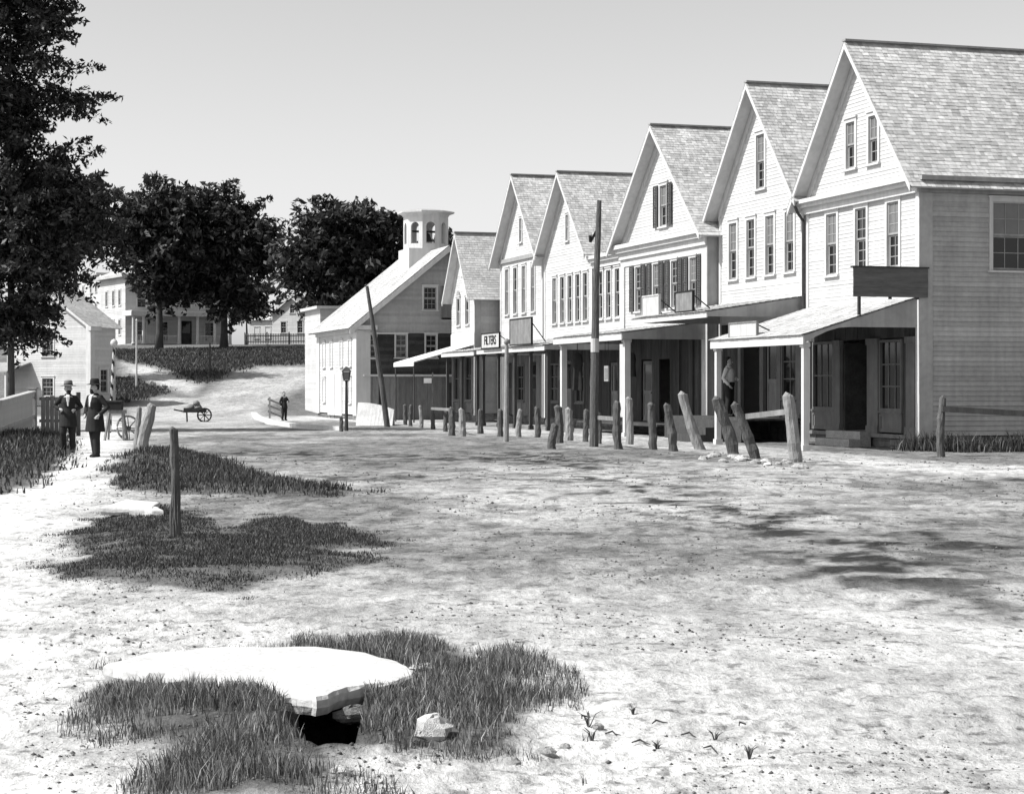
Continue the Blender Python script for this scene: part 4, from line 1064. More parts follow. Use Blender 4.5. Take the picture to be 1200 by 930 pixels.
rough_post((157, 530), (163, 478), 3.8 * 45 / F, 'thinner pale post leaning against the thick log on the mound', 'log_post', m='pale_wood', group='two log posts on the mound')
rough_post((400, 506), (400, 489), 2.6 * 66 / F, 'little stub post beside the street lantern')
# rails between posts
def rail(a, b_, ya, yb, s, label, m='grey_board'):
    A = ((a[0] - CX) / F * ya, ya, CAMH - (a[1] - HOR) / F * ya); B = ((b_[0] - CX) / F * yb, yb, CAMH - (b_[1] - HOR) / F * yb)
    g = MB(); M = [Vector(A).lerp(Vector(B), q) for q in (0, .35, .7, 1)]
    for i in range(3): g.beam(M[i], M[i + 1], s, s * 1.3)
    return tag(g.build('rail', m), label, 'rail')
rail((866, 489), (926, 482), 41.2, 39.3, .09, 'weathered rail between the two nearest leaning posts')
rail((698, 489), (728, 491), 49.8, 47.6, .08, 'short pale hitching rail beside the tall pole')
rail((506, 478.5), (531, 480), 68, 61, .07, 'low rail joining the far posts near the white awning')
rough_post((702, 520), (702, 484), 3 * 50 / F, 'thin post carrying the short rail beside the tall pole')
fp = rough_post((1104, 535), (1104, 466), 5 * 43 / F, 'square-set fence post in the weeds beside the corner store', 'fence_post', m='old_wood', group=None)
rail((1104, 479), (1260, 488), 42.3, 42.3, .1, 'long horizontal fence rail running out of frame at right', 'raw_board')

# ------------------------------------------------------------------ poles and lamps
bx, by = flat(696, 523); bz = gz(bx, by)
TP = thing('telegraph_pole', 'tall dark telegraph pole standing in front of the middle stores', 'pole', (bx, by, bz))
g = MB(); g.tube([(0, 0, -.3), (.01, 0, 1.2), (.03, 0, 2.6), (.05, .01, 4.2), (.11, 0, 5.6), (.14, 0, 6.5)], [.125, .115, .105, .09, .075, .06], 10, jit=.04); g.build('shaft', 'old_wood', TP)
g = MB(); g.lathe([(.112, 0), (.112, .36)], (.027, 0, 2.5), 12); g.build('notice', 'sign_pale', TP)
g = MB(); g.beam((.1, 0, 5.75), (-.1, 0, 5.4), .05, .07); g.tube([(-.1, 0, 5.4), (-.1, 0, 5.58)], [.03, .045], 8); g.build('insulator', 'black', TP)
bx, by = flat(593, 517.5); bz = gz(bx, by); hh = CAMH - (400 - HOR) / F * by - bz
TP2 = thing('awning_pole', 'slender pale pole with a round knob top below the lettered sign', 'pole', (bx, by, bz))
g = MB(); g.tube([(0, 0, -.2), (.01, 0, 1.0), (.02, 0, hh - .1)], [.085, .075, .055], 10); g.build('shaft', 'pale_wood', TP2)
g = MB(); g.lathe([(.02, -.1), (.08, -.06), (.09, 0), (.07, .05), (.02, .09)], (.02, 0, hh), 10); g.build('knob', 'pale_wood', TP2, smooth=True)
bx, by = flat(455, 500); bz = gz(bx, by); tx = (430 - CX) / F * by - bx; tz = CAMH - (335 - HOR) / F * by - bz
g = MB(); g.tube([(0, 0, -.3), (tx * .3, 0, tz * .3), (tx * .66, .02, tz * .66), (tx, 0, tz)], [.12, .11, .09, .065], 10, jit=.05); o = g.build('leaning_pole', 'old_wood', None, (bx, by, bz)); tag(o, 'long bare pole leaning left in front of the cupola building', 'pole')
bx, by = flat(406, 505.5); bz = gz(bx, by)
LP = thing('street_lantern', 'small glass street lantern on a dark post in front of the white street face', 'lamp', (bx, by, bz))
g = MB(); g.tube([(0, 0, -.2), (0, 0, .4), (0, 0, 1.72)], [.075, .06, .045], 10); g.build('post', 'iron', LP)
g = MB(); g.box(-.05, .05, -.05, .05, 1.72, 1.76)
for (sx, sy) in ((-1, -1), (1, -1), (1, 1), (-1, 1)): g.beam((sx * .09, sy * .09, 1.76), (sx * .13, sy * .13, 2.08), .02, .02)
g.box(-.1, .1, -.1, .1, 1.75, 1.78); g.build('lantern_frame', 'iron', LP)
g = MB(); g.hexa([(-.085, -.085, 1.785), (.085, -.085, 1.785), (.085, .085, 1.785), (-.085, .085, 1.785), (-.12, -.12, 2.07), (.12, -.12, 2.07), (.12, .12, 2.07), (-.12, .12, 2.07)]); g.build('lantern_glass', 'glass_blind', LP)
g = MB(); g.hexa([(-.17, -.17, 2.08), (.17, -.17, 2.08), (.17, .17, 2.08), (-.17, .17, 2.08), (-.03, -.03, 2.25), (.03, -.03, 2.25), (.03, .03, 2.25), (-.03, .03, 2.25)]); g.build('lantern_cap', 'iron', LP)
bx, by = flat(507, 498); bz = gz(bx, by)
SP = thing('sign_post', 'thin post carrying a tiny white sign near the far posts', 'sign', (bx, by, bz))
g = MB(); g.box(-.03, .03, -.03, .03, -.2, 2.15); g.build('post', 'old_wood', SP); g = MB(); g.box(-.36, -.04, -.04, -.02, 1.72, 1.92); g.build('face_board', 'sign_pale', SP)
# barber pole
by = 64.0; bx = (128.5 - CX) / F * by; bz = gz(bx, by)
BP = thing('barber_pole', 'slim spiral-striped barber pole behind the taller man', 'pole', (bx, by, bz))
g = MB(); nseg, nr2, HP = 12, 60, 3.0
for i in range(nr2 + 1):
    z = HP * i / nr2; rr = .055 * (1 - .2 * i / nr2)
    for j in range(nseg): g.v.append((.05 * z + rr * math.cos(2 * math.pi * j / nseg), rr * math.sin(2 * math.pi * j / nseg), z - .05))
for i in range(nr2):
    for j in range(nseg):
        g.f.append((i * nseg + j, i * nseg + (j + 1) % nseg, (i + 1) * nseg + (j + 1) % nseg, (i + 1) * nseg + j)); g.m.append(g.mi('trim' if ((i + j * 8 / nseg) % 8) < 4.5 else 'black'))
g.build('striped_shaft', None, BP)
g = MB(); g.lathe([(.03, 0), (.11, .03), (.13, .12), (.1, .2), (.02, .25)], (.15, 0, HP - .05), 12); g.build('knob', 'trim', BP, smooth=True)
for (p1, p2, nm, lb, m) in (((160, 456), (160, 375), 'thin_pole', 'thin white pole standing on the grassy bank below the mansion', 'trim'), ((246, 442), (245, 402), 'lamp_post', 'small lamp post on the bank beside the hill road', 'iron')):
    bx, by = march(*p1); bz = gz(bx, by); h = CAMH - (p2[1] - HOR) / F * by - bz
    o = thing(nm, lb, 'pole' if m == 'trim' else 'lamp', (bx, by, bz)); g = MB(); g.tube([(0, 0, -.2), (0, 0, h)], [.07, .05], 8); g.build('shaft', m, o)
    g = MB()
    if m == 'iron': g.hexa([(-.12, -.12, h), (.12, -.12, h), (.12, .12, h), (-.12, .12, h), (-.2, -.2, h + .4), (.2, -.2, h + .4), (.2, .2, h + .4), (-.2, .2, h + .4)]); g.build('lantern', 'glass_blind', o)
    else: g.lathe([(.02, -.06), (.08, 0), (.02, .08)], (0, 0, h), 8); g.build('finial', m, o)

# ------------------------------------------------------------------ stones
def rock_mesh(seed, m='stone'):
    r = random.Random(seed); g = MB(); n1, n2 = 10, 7
    for i in range(n2 + 1):
        a = math.pi * i / n2
        for j in range(n1):
            b = 2 * math.pi * j / n1; q = .8 + .4 * r.random()
            g.v.append((q * math.sin(a) * math.cos(b), q * math.sin(a) * math.sin(b), q * math.cos(a)))
    for i in range(n2):
        for j in range(n1): g.f.append((i * n1 + j, i * n1 + (j + 1) % n1, (i + 1) * n1 + (j + 1) % n1, (i + 1) * n1 + j)); g.m.append(0)
    return g.mesh('stone', m)
ROCK = [rock_mesh(i) for i in range(4)]; PROCK = [rock_mesh(i + 9, 'pale_stone') for i in range(3)]
def stone(px, py, s, label, pale=False, group=None, sq=(1, .8, .5), m=None):
    x, y = flat(px, py); o = inst('stone', (PROCK if pale else ROCK)[random.randrange(3)], None, (x, y, gz(x, y) + s * sq[2] * .3), random.uniform(0, 6))
    o.scale = (s * sq[0], s * sq[1], s * sq[2]); return tag(o, label, 'stone', group)
for i in range(16):
    px = 822 + i * 8 + random.uniform(-3, 3); py = 536 + (px - 822) * .09 + random.uniform(-4, 5)
    stone(px, py, random.uniform(.07, .17), f'loose fieldstone at the feet of the nearest leaning posts, {ORD[i]} from the left', random.random() < .3, 'fieldstones at the post feet')
stone(508, 872, .085, 'pale broken stone in the foreground grass, right of the dark hole', True, sq=(1, .8, .8))
stone(497, 797, .07, 'small pale stone off the right tip of the big slab', True, sq=(1.3, .6, .4))
stone(412, 832, .085, 'dark rough rock wedged under the big slab above the hole', sq=(1.1, .7, .5)); dk = [o for o in COL.objects if o.name.startswith('stone') and 'wedged' in str(o.get('label'))][0]; dk.location.z = -.02; dk.data = dk.data.copy(); dk.data.materials[0] = MATS['foundation']
stone(400, 912, .05, 'small stone lying below the dark hole in the foreground', True)
for i, (px, py, s) in enumerate([(600, 900, .045), (640, 886, .05), (662, 876, .03), (700, 852, .035)]):
    stone(px, py, s, f'little clod-like stone right of the foreground grass, {ORD[i]} of four from the left', False, 'little stones by the grass')

def slab(P, ztop, th, name, label, m='pale_stone', drop=.02):
    pts = []
    n = len(P)
    for i in range(n):
        (x0, y0), (x1, y1) = P[i], P[(i + 1) % n]
        for q in range(4): t = q / 4; pts.append((x0 + (x1 - x0) * t + random.uniform(-.016, .016), y0 + (y1 - y0) * t + random.uniform(-.03, .03)))
    cx, cy = sum(p[0] for p in pts) / len(pts), sum(p[1] for p in pts) / len(pts)
    zb = gz_np(np.array([cx + 1.6]), np.array([cy + 1.6]))[0] * 0
    g = MB(); k = len(pts)
    rings = []
    for (sc_, z) in ((.9, ztop), (.975, ztop - .004), (.995, ztop - drop), (1.0, ztop - th * .6), (.97, ztop - th)):
        rings.append([((p[0] - cx) * sc_, (p[1] - cy) * sc_, z + (0 if sc_ < .98 else random.uniform(-.01, .006))) for p in pts])
    for r_ in rings: g.v += r_
    for a in range(len(rings) - 1):
        for i in range(k): g.f.append((a * k + i, a * k + (i + 1) % k, (a + 1) * k + (i + 1) % k, (a + 1) * k + i)); g.m.append(0)
    g.f.append(tuple(range(k))); g.m.append(0); g.f.append(tuple((len(rings) - 1) * k + i for i in range(k))[::-1]); g.m.append(0)
    return tag(g.build(name, m, None, (cx, cy, 0)), label, 'stone slab')
slab(SLAB, .095, .1, 'stone_slab', 'large flat pale stone slab in the foreground grass')
slab([flat(*p) for p in [(118, 606), (150, 596), (186, 600), (178, 607)]], .13, .1, 'stone_slab', 'small pale flat stone lying left of the lone post')
slab([flat(*p) for p in [(150, 608), (182, 604), (190, 609)]], .12, .1, 'stone_slab', 'pale sliver of flat stone just below the small flat stone')
# whitewashed low wall, its face sloped back to catch the sun
x, y = S(-6.2, 30.0)
A, B = flat(411, 500), flat(452, 501)
g = MB(); n_ = 10
for i in range(n_):
    q0, q1 = i / n_, (i + 1) / n_; h0, h1 = .92 - .3 * q0 ** 2, .92 - .3 * q1 ** 2
    x0, x1 = A[0] + (B[0] - A[0]) * q0, A[0] + (B[0] - A[0]) * q1
    g.hexa([(x0, -1.2, -.1), (x1, -1.2, -.1), (x1, .55, -.1), (x0, .55, -.1), (x0, -.1, h0), (x1, -.1, h1), (x1, .4, h1), (x0, .4, h0)])
tag(g.build('low_wall', 'pale_stone', None, (0, A[1] + 3.5, 0)), 'low pale wall at the foot of the leaning pole, sloped to catch the sun', 'wall')
# kerb round the far corner
KP = [flat(*p) for p in [(297, 486), (302, 491), (318, 497), (345, 501), (375, 503), (402, 504.5)]]
g = MB()
for i in range(len(KP) - 1): g.beam((*KP[i], .05), (*KP[i + 1], .05), .3, .22)
tag(g.build('kerb', 'pale_stone'), 'curved pale stone kerb at the far corner below the cupola building', 'kerb')
RLx, RLy = flat(316, 490)
RL = thing('hand_rail', 'small pale sloping wooden railing beside the far boy', 'railing', (RLx, RLy, gz(RLx, RLy)))
for zz in (.35, .65, .95): g = MB(); g.beam((-.1, 0, zz), (.6, .3, zz - .3), .05, .09); g.build('rail', 'pale_wood', RL)
for u in (0, .55): g = MB(); g.box(u - .04, u + .04, u * .5 - .0, u * .5 + .08, -.1, 1.05 - u * .45); g.build('post', 'pale_wood', RL)

# ------------------------------------------------------------------ trestle, wheel, cart
x, y = flat(136, 516); z = gz(x, y)
TR = thing('trestle', 'pale-legged wooden trestle stand beside the taller man', 'trestle', (x, y, z))
for (sx, sy) in ((-1, -1), (-1, 1), (1, -1), (1, 1)): g = MB(); g.beam((sx * .28, sy * .26, -.03), (sx * .2, sy * .05, .8), .06, .06); g.build('leg', 'pale_wood', TR)
g = MB(); g.box(-.3, .3, -.07, .07, .78, .88); g.build('beam', 'pale_wood', TR)
o = thing('dark_box', 'dark box resting on the wooden trestle', 'box', (x - .02, y, z + .88))
g = MB(); g.box(-.22, .2, -.16, .16, 0, .24); g.build('body', 'black', o); g = MB(); g.box(-.24, .22, -.18, .18, .24, .28); g.build('lid', 'dark_wood', o)
x, y = flat(152, 516); z = gz(x, y)
WH = thing('cart_wheel', 'pale spoked cart wheel leaning beside the trestle', 'wheel', (x, y, z)); WH.rotation_euler = (R(78), 0, R(35))
g = MB(); r_ = .36
g.tube([(r_ * math.cos(a), r_ * math.sin(a) + r_, 0) for a in [2 * math.pi * i / 24 for i in range(25)]], [.03] * 25, 6, cap=False); g.build('rim', 'pale_wood', WH)
for i in range(8): g = MB(); a = math.pi / 4 * i; g.tube([(0, r_, 0), (r_ * math.cos(a), r_ * math.sin(a) + r_, 0)], [.018, .015], 6); g.build('spoke', 'pale_wood', WH)
g = MB(); g.lathe([(.05, -.08), (.07, 0), (.05, .08)], (0, r_, 0), 10); g.build('hub', 'old_wood', WH)

x, y = flat(230, 494); z = gz(x, y)
CT = thing('handcart', 'low dark handcart standing in the far street below the hill', 'cart', (x, y, z), R(8))
g = MB(); g.box(-.55, .45, -.32, .32, .42, .5); g.box(-.55, .45, -.34, -.31, .5, .62); g.box(-.55, .45, .31, .34, .5, .62); g.build('bed', 'dark_board', CT)
for sy in (-.38, .38):
    g = MB(); g.tube([(.36 + .3 * math.cos(a), sy, .3 + .3 * math.sin(a)) for a in [2 * math.pi * i / 20 for i in range(21)]], [.028] * 21, 6, cap=False)
    for i in range(4): a = math.pi / 4 * i; g.tube([(.36 - .3 * math.cos(a), sy, .3 - .3 * math.sin(a)), (.36 + .3 * math.cos(a), sy, .3 + .3 * math.sin(a))], [.014, .014], 5)
    g.build('wheel', 'black', CT)
    g = MB(); g.beam((-.4, sy * .7, 0), (-.42, sy * .7, .44), .05, .05); g.build('leg', 'black', CT)
    g = MB(); g.beam((-.55, sy * .8, .46), (-.98, sy * .75, .55), .04, .05); g.build('handle', 'black', CT)
for i, (dx, dz, s) in enumerate(((-.25, .62, .2), (.08, .63, .2), (.0, .82, .17))):
    o = inst('sack', ROCK[i], None, (x + dx, y, z + dz), i); o.scale = (s, s * .9, s * .75); o.data = ROCK[i].copy(); o.data.materials[0] = MATS['cloth_grey']
    for p in o.data.polygons: p.use_smooth = True
    tag(o, ['lumpy grey sack on the handle end of the far handcart', 'lumpy grey sack on the wheel end of the far handcart', 'topmost grey sack on the far handcart'][i], 'sack', 'sacks on the handcart')

# goods hanging under the middle awnings
for i, (t, w, zt, h, wd) in enumerate(((19.6, -2.4, 2.75, 1.3, .5), (18.4, -2.2, 2.6, 1.0, .45), (20.9, -2.5, 2.7, .9, .4), (16.3, -1.6, 2.7, .8, .35))):
    x, y = S(w, t); o = thing('hanging_coat', f'dark coat hanging under the store awnings, {ORD[i]} from the left' if False else ['long dark coat hanging left of the tall pole under the awning', 'shorter dark coat hanging just right of the long one', 'small dark jacket hanging at the left end of the awning', 'dark cloth hanging beside the square porch post'][i], 'coat', (x, y, zt), TH + R(20))
    g = MB(); n_ = 10
    prof = [(.05, 0), (wd * .42, -.08), (wd * .5, -h * .3), (wd * .42, -h * .5), (wd * .55, -h)]
    for (r_, z) in prof:
        for j in range(n_): a = 2 * math.pi * j / n_; q = 1 + .15 * math.sin(3 * a + i); g.v.append((r_ * q * math.cos(a) * .35, r_ * q * math.sin(a), z))
    for a in range(len(prof) - 1):
        for j in range(n_): g.f.append((a * n_ + j, a * n_ + (j + 1) % n_, (a + 1) * n_ + (j + 1) % n_, (a + 1) * n_ + j)); g.m.append(0)
    g.build('cloth', 'cloth_dark', o, smooth=True)
    zaw = 3.26 + .12 * (w + 3.15) if t < 20.2 else 3.1
    g = MB(); g.tube([(0, 0, -.03), (.04, 0, .04), (0, 0, .09), (0, 0, zaw - zt - .02)], [.012] * 4, 5); g.build('hook', 'iron', o)
x, y = S(-2.75, 15.6); o = thing('notice_frame', 'small framed notice hanging under the awning left of the square porch post', 'sign', (x, y, 1.75), TH)
g = MB(); g.box(-.02, .02, -.2, .2, 0, .5); g.build('frame', 'grey_trim', o); g = MB(); g.box(-.03, -.021, -.14, .14, .07, .43); g.build('sheet', 'sign_grey', o)
for yy in (-.15, .15): g = MB(); g.tube([(0, yy, .5), (0, yy, 1.42)], [.008, .008], 5); g.build('cord', 'black', o)

# ------------------------------------------------------------------ people
def remesh(g, name, m, parent, vox):
    o = g.build(name, m, parent, smooth=True)
    md = o.modifiers.new('r', 'REMESH'); md.mode = 'VOXEL'; md.voxel_size = vox; md.use_smooth_shade = True
    sm = o.modifiers.new('s', 'SMOOTH'); sm.iterations = 3; sm.factor = .5
    return o
def person(label, loc, rz, pose, coat='cloth_dark', trousers='cloth_dark', hat=None, scale=1.0, skirt=.0, shirt=None, head_turn=0, hair='black'):
    o = thing('person', label, 'person', loc, rz); o.scale = (scale,) * 3
    J = {'hipL': (.09, 0, .9), 'hipR': (-.09, 0, .9), 'kneeL': (.1, -.03, .49), 'kneeR': (-.1, -.03, .49), 'ankL': (.11, .02, .08), 'ankR': (-.11, .02, .08),
         'shL': (.175, .01, 1.375), 'shR': (-.175, .01, 1.375), 'elL': (.27, .05, 1.13), 'elR': (-.27, .05, 1.13), 'wrL': (.27, -.06, .89), 'wrR': (-.27, -.06, .89), 'lean': (0, 0)}
    J.update(pose); V = {k: Vector(v) for k, v in J.items() if k != 'lean'}
    ct, sn = math.cos(head_turn), math.sin(head_turn)
    def H(x, y, z): return (x * ct - y * sn, x * sn + y * ct, z)
    b = MB()
    b.tube([(0, 0, .84), (0, 0, .95), (0, .01, 1.1), (0, 0, 1.28), (0, .01, 1.4), (0, .015, 1.46)], [.12, .155, .13, .15, .14, .07], 14)
    b.tube([(0, .015, 1.4), (0, 0, 1.55)], [.058, .055], 10)
    b.tube([H(0, -.01, 1.49), H(0, -.02, 1.53), H(0, -.015, 1.58), H(0, 0, 1.64), H(0, .005, 1.70), H(0, .005, 1.735)], [.035, .065, .082, .092, .075, .03], 14)
    b.tube([H(0, -.09, 1.62), H(0, -.118, 1.585), H(0, -.09, 1.575)], [.012, .018, .012], 6)
    for sx in (-1, 1):
        b.tube([H(sx * .088, .0, 1.58), H(sx * .1, .01, 1.62)], [.014, .018], 6)
    for s in 'LR':
        b.tube([V['hip' + s], V['hip' + s].lerp(V['knee' + s], .5), V['knee' + s], V['knee' + s].lerp(V['ank' + s], .35), V['ank' + s]], [.088, .08, .058, .056, .038], 10)
        a = V['ank' + s]; b.tube([a + Vector((0, .05, -.035)), a + Vector((0, -.05, -.035)), a + Vector((.0, -.16, -.05))], [.038, .042, .03], 8)
        b.tube([(0, .01, 1.38), V['sh' + s], V['sh' + s].lerp(V['el' + s], .5), V['el' + s], V['el' + s].lerp(V['wr' + s], .4), V['wr' + s]], [.07, .065, .05, .042, .04, .027], 10)
        d = (V['wr' + s] - V['el' + s]).normalized(); w = V['wr' + s]; side = d.cross(Vector((0, 1, .2))).normalized(); nn = side.cross(d)
        b.tube([w, w + d * .05, w + d * .09], [.027, .036, .034], 8)
        for k in range(4):
            base = w + d * .085 + side * (.014 * (k - 1.5) * 1.3); L = (.062, .075, .07, .052)[k]
            b.tube([base, base + d * L * .55 - nn * .008, base + d * L * .8 - nn * .03], [.0095, .009, .007], 6)
        tb_ = w + d * .035 + side * (.03 if s == 'L' else -.03); b.tube([tb_, tb_ + (d * .5 + side * (.5 if s == 'L' else -.5)) * .045, tb_ + d * .06 + side * (.028 if s == 'L' else -.028)], [.012, .011, .008], 6)
    remesh(b, 'body', 'skin', o, .011)
    t = MB()
    t.tube([(0, 0, .86), (0, 0, .95), (0, 0, 1.04)], [.15, .175, .16], 14)
    for s in 'LR':
        t.tube([V['hip' + s] + Vector((0, 0, .03)), V['hip' + s].lerp(V['knee' + s], .5), V['knee' + s], V['knee' + s].lerp(V['ank' + s], .5), V['ank' + s] + Vector((0, 0, -.01))], [.115, .105, .085, .08, .072], 10)
    remesh(t, 'trousers', trousers, o, .016)
    sh = MB()
    for s in 'LR':
        a = V['ank' + s]; sh.tube([a + Vector((0, .075, -.04)), a + Vector((0, .0, -.03)), a + Vector((0, -.1, -.045)), a + Vector((0, -.19, -.055))], [.04, .052, .05, .028], 10)
    remesh(sh, 'shoes', 'black', o, .014)
    c = MB()
    c.tube([(0, 0, 1.0), (0, .01, 1.12), (0, 0, 1.27), (0, .01, 1.38), (0, .015, 1.44), (0, .015, 1.49)], [.175, .16, .18, .15, .1, .075], 16)
    for s in 'LR':
        c.tube([(0, .01, 1.38), V['sh' + s] + Vector((0, 0, .005)), V['sh' + s].lerp(V['el' + s], .5), V['el' + s], V['el' + s].lerp(V['wr' + s], .5), V['wr' + s] - (V['wr' + s] - V['el' + s]).normalized() * .01], [.085, .074, .066, .06, .055, .046], 10)
    if skirt: c.tube([(0, .0, 1.06), (0, .01, .95), (0, .015, .95 - skirt * .5), (0, .015, .95 - skirt)], [.17, .195, .215, .235], 16)
    remesh(c, 'coat' if skirt else 'shirt', coat, o, .016)
    if shirt:
        q = MB(); q.hexa([(-.018, -.165, 1.17), (.012, -.165, 1.17), (.012, -.11, 1.17), (-.018, -.11, 1.17), (-.06, -.125, 1.42), (.05, -.125, 1.42), (.045, -.04, 1.47), (-.05, -.04, 1.47)]); q.v = [(x, y - .028, z) for x, y, z in q.v]
        remesh(q, 'shirt_front', shirt, o, .012)
    h = MB()
    h.tube([H(0, .03, 1.56), H(0, .03, 1.63), H(0, .015, 1.70), H(0, .01, 1.755)], [.07, .092, .088, .04], 12); remesh(h, 'hair', hair, o, .014)
    if hat:
        h = MB(); h.tube([H(0, -.045, 1.56), H(0, -.065, 1.53), H(0, -.07, 1.49), H(0, -.06, 1.46)], [.045, .058, .045, .02], 10); h.tube([H(-.05, -.085, 1.572), H(0, -.108, 1.566), H(.05, -.085, 1.572)], [.012, .018, .012], 6); remesh(h, 'beard', hair, o, .012)
    e = MB()
    for sx in (-1, 1): e.lathe([(.002, -.01), (.011, 0), (.002, .01)], H(sx * .033, -.088, 1.628), 8)
    e.build('eyes', 'black', o)
    if hat:
        k = MB(); k.lathe([(.105, 0), (.19, -.012), (.195, 0.0), (.11, .015), (.105, .1), (.085, .135), (.02, .14)], H(0, -.0, 1.695), 20); ho = k.build('hat', hat, o, smooth=False)
        k = MB(); k.lathe([(.113, .017), (.111, .045)], H(0, 0, 1.695), 20); k.build('hat_band', 'black', ho)
    return o
x, y = flat(111, 535); person('taller man in dark knee-length coat and dark hat standing on the left path', (x, y, gz(x, y)), R(-28),
    {'elL': (.33, .08, 1.16), 'wrL': (.2, -.08, .98), 'elR': (-.31, .08, 1.15), 'wrR': (-.2, -.1, .98), 'ankL': (.075, .0, .08), 'ankR': (-.03, .06, .08), 'kneeL': (.08, -.03, .49), 'kneeR': (-.05, 0, .49)}, 'cloth_dark', 'cloth_dark', 'cloth_dark', .97, .36, 'cloth_pale', R(-25))
x, y = flat(80, 530); person('shorter man in dark clothes, white shirt and pale hat beside the plank fence', (x, y, gz(x, y)), R(12),
    {'elL': (.32, .1, 1.15), 'wrL': (.16, -.12, 1.08), 'elR': (-.34, .06, 1.17), 'wrR': (-.2, -.14, 1.1), 'kneeR': (-.13, -.08, .5)}, 'cloth_dark', 'cloth_dark', 'cloth_grey', .95, .3, 'cloth_pale', R(15))
x, y = S(-.9, 9.9); person('man in a light shirt and dark trousers standing in the shaded shop doorway', (x, y, .68), R(60),
    {'elL': (.3, -.02, 1.13), 'wrL': (.12, -.2, 1.1), 'elR': (-.28, .06, 1.12), 'wrR': (-.22, -.1, .92)}, 'cloth_pale', 'cloth_dark', None, 1.02, 0, None, R(10))
x, y = flat(333, 492.5); person('dark-clothed boy standing by the small railing at the far corner', (x, y, gz(x, y)), R(40),
    {'wrL': (.12, -.25, 1.15), 'elL': (.28, -.06, 1.14)}, 'cloth_dark', 'cloth_dark', None, .76, .2, None, 0)

# ------------------------------------------------------------------ trees
def leaves(centers, radii, counts, size, dirs):
    C = np.repeat(centers, counts, 0); Rr = np.repeat(radii, counts, 0); D = np.repeat(dirs, counts, 0)
    n = len(C); d = rng.normal(size=(n, 3)); d /= np.linalg.norm(d, axis=1, keepdims=True)
    along = rng.random((n, 1)) ** 1.4 * 2.3 - .6                       # sprays reach outwards and thin out at the tip
    p = C + D * Rr * along + d * (Rr * rng.random((n, 1)) ** .5) * np.array([1, 1, .62]) * np.clip(1.0 - .42 * np.maximum(along, 0), .12, 1)
    p[:, 2:3] -= .10 * Rr * np.maximum(along, 0) ** 2
    nrm = rng.normal(size=(n, 3)) + np.array([0, 0, .7]); nrm /= np.linalg.norm(nrm, axis=1, keepdims=True)
    t = np.cross(nrm, rng.normal(size=(n, 3))); t /= np.linalg.norm(t, axis=1, keepdims=True); b_ = np.cross(nrm, t)
    s = size * (0.45 + .9 * rng.random((n, 1)))
    v = np.stack([p - t * s, p - b_ * s * .42 + nrm * s * .1, p + t * s, p + b_ * s * .42 + nrm * s * .1], 1).reshape(-1, 3)
    return v, np.arange(n * 4).reshape(n, 4)
def tree(label, trunk_px, Y, ells, dens, leaf, name='broadleaf_tree', m='leaf', base=None, r0=.3, clr=.9, twigs=7, per=60, depth=1.0, group='large shade trees'):
    bx = (trunk_px - CX) / F * Y; bz = base if base is not None else gz(bx, Y)
    o = thing(name, label, 'tree', (bx, Y, bz), 0, group)
    E = []
    for (cx, cy, rx, rz) in ells:
        k = Y / F; E.append((np.array([(cx - CX) * k - bx, rng.uniform(-.25, .25) * rx * k, CAMH - (cy - HOR) * k - bz]), np.array([rx * k, (rx * .5 + rz * .5) * k * depth, rz * k])))
    top = max(e[0][2] for e in E); low = min(e[0][2] - e[1][2] for e in E)
    n = 8; P = [(.12 * math.sin(i * 1.1) * r0 * 2, .1 * math.cos(i * 1.7) * r0 * 2, -.3 + (top + .3) * i / (n - 1)) for i in range(n)]
    g = MB(); g.tube(P, [r0 * (1.25 if i == 0 else 1.0) * (1 - .82 * i / (n - 1)) for i in range(n)], 10, jit=.06); g.build('trunk', 'bark', o, smooth=True)
    cen = []; rad = []; dr = []
    for (c, r) in E:
        g = MB(); zs = max(low * .7, min(c[2] - .5 * max(.5, np.linalg.norm(c[:2])), top * .9)); st = Vector((0, 0, zs)); en = Vector(c)
        md = st.lerp(en, .5) + Vector((0, 0, .12 * (en - st).length)); rr = r0 * .42 * (1 - .5 * zs / top)
        g.tube([st, md, en], [rr, rr * .75, rr * .5], 7)
        vol = r[0] * r[1] * r[2]; nc = int(dens * (r[0] * r[1] * r[2]) ** (.72)) + 6
        d = rng.normal(size=(nc, 3)); d /= np.linalg.norm(d, axis=1, keepdims=True)
        q = c + d * r * (rng.random((nc, 1)) ** .42) * (.66 + .46 * rng.random((nc, 1)) ** 1.6)
        dq = d * np.array([1, 1, .45]) + rng.normal(size=(nc, 3)) * .35 + np.array([0, 0, .08]); dr.append(dq / np.linalg.norm(dq, axis=1, keepdims=True)); cen.append(q); rad.append(clr * (.55 + .8 * rng.random((nc, 1))))
        for k in rng.choice(nc, min(nc, twigs), replace=False):
            e2 = Vector(q[k]); m2 = en.lerp(e2, .55) + Vector((0, 0, .08 * (e2 - en).length)); g.tube([en, m2, e2], [rr * .4, rr * .25, rr * .08], 5)
        g.build('limb', 'bark', o)
    cen = np.concatenate(cen); rad = np.concatenate(rad); dr = np.concatenate(dr)
    cnt = np.maximum(8, (per * (rad[:, 0] / clr) ** 2).astype(int))
    v, qd = leaves(cen, rad, cnt, leaf, dr); np_mesh('crown', v, qd, m, o, kind='stuff')
    return len(qd)
NL = 0
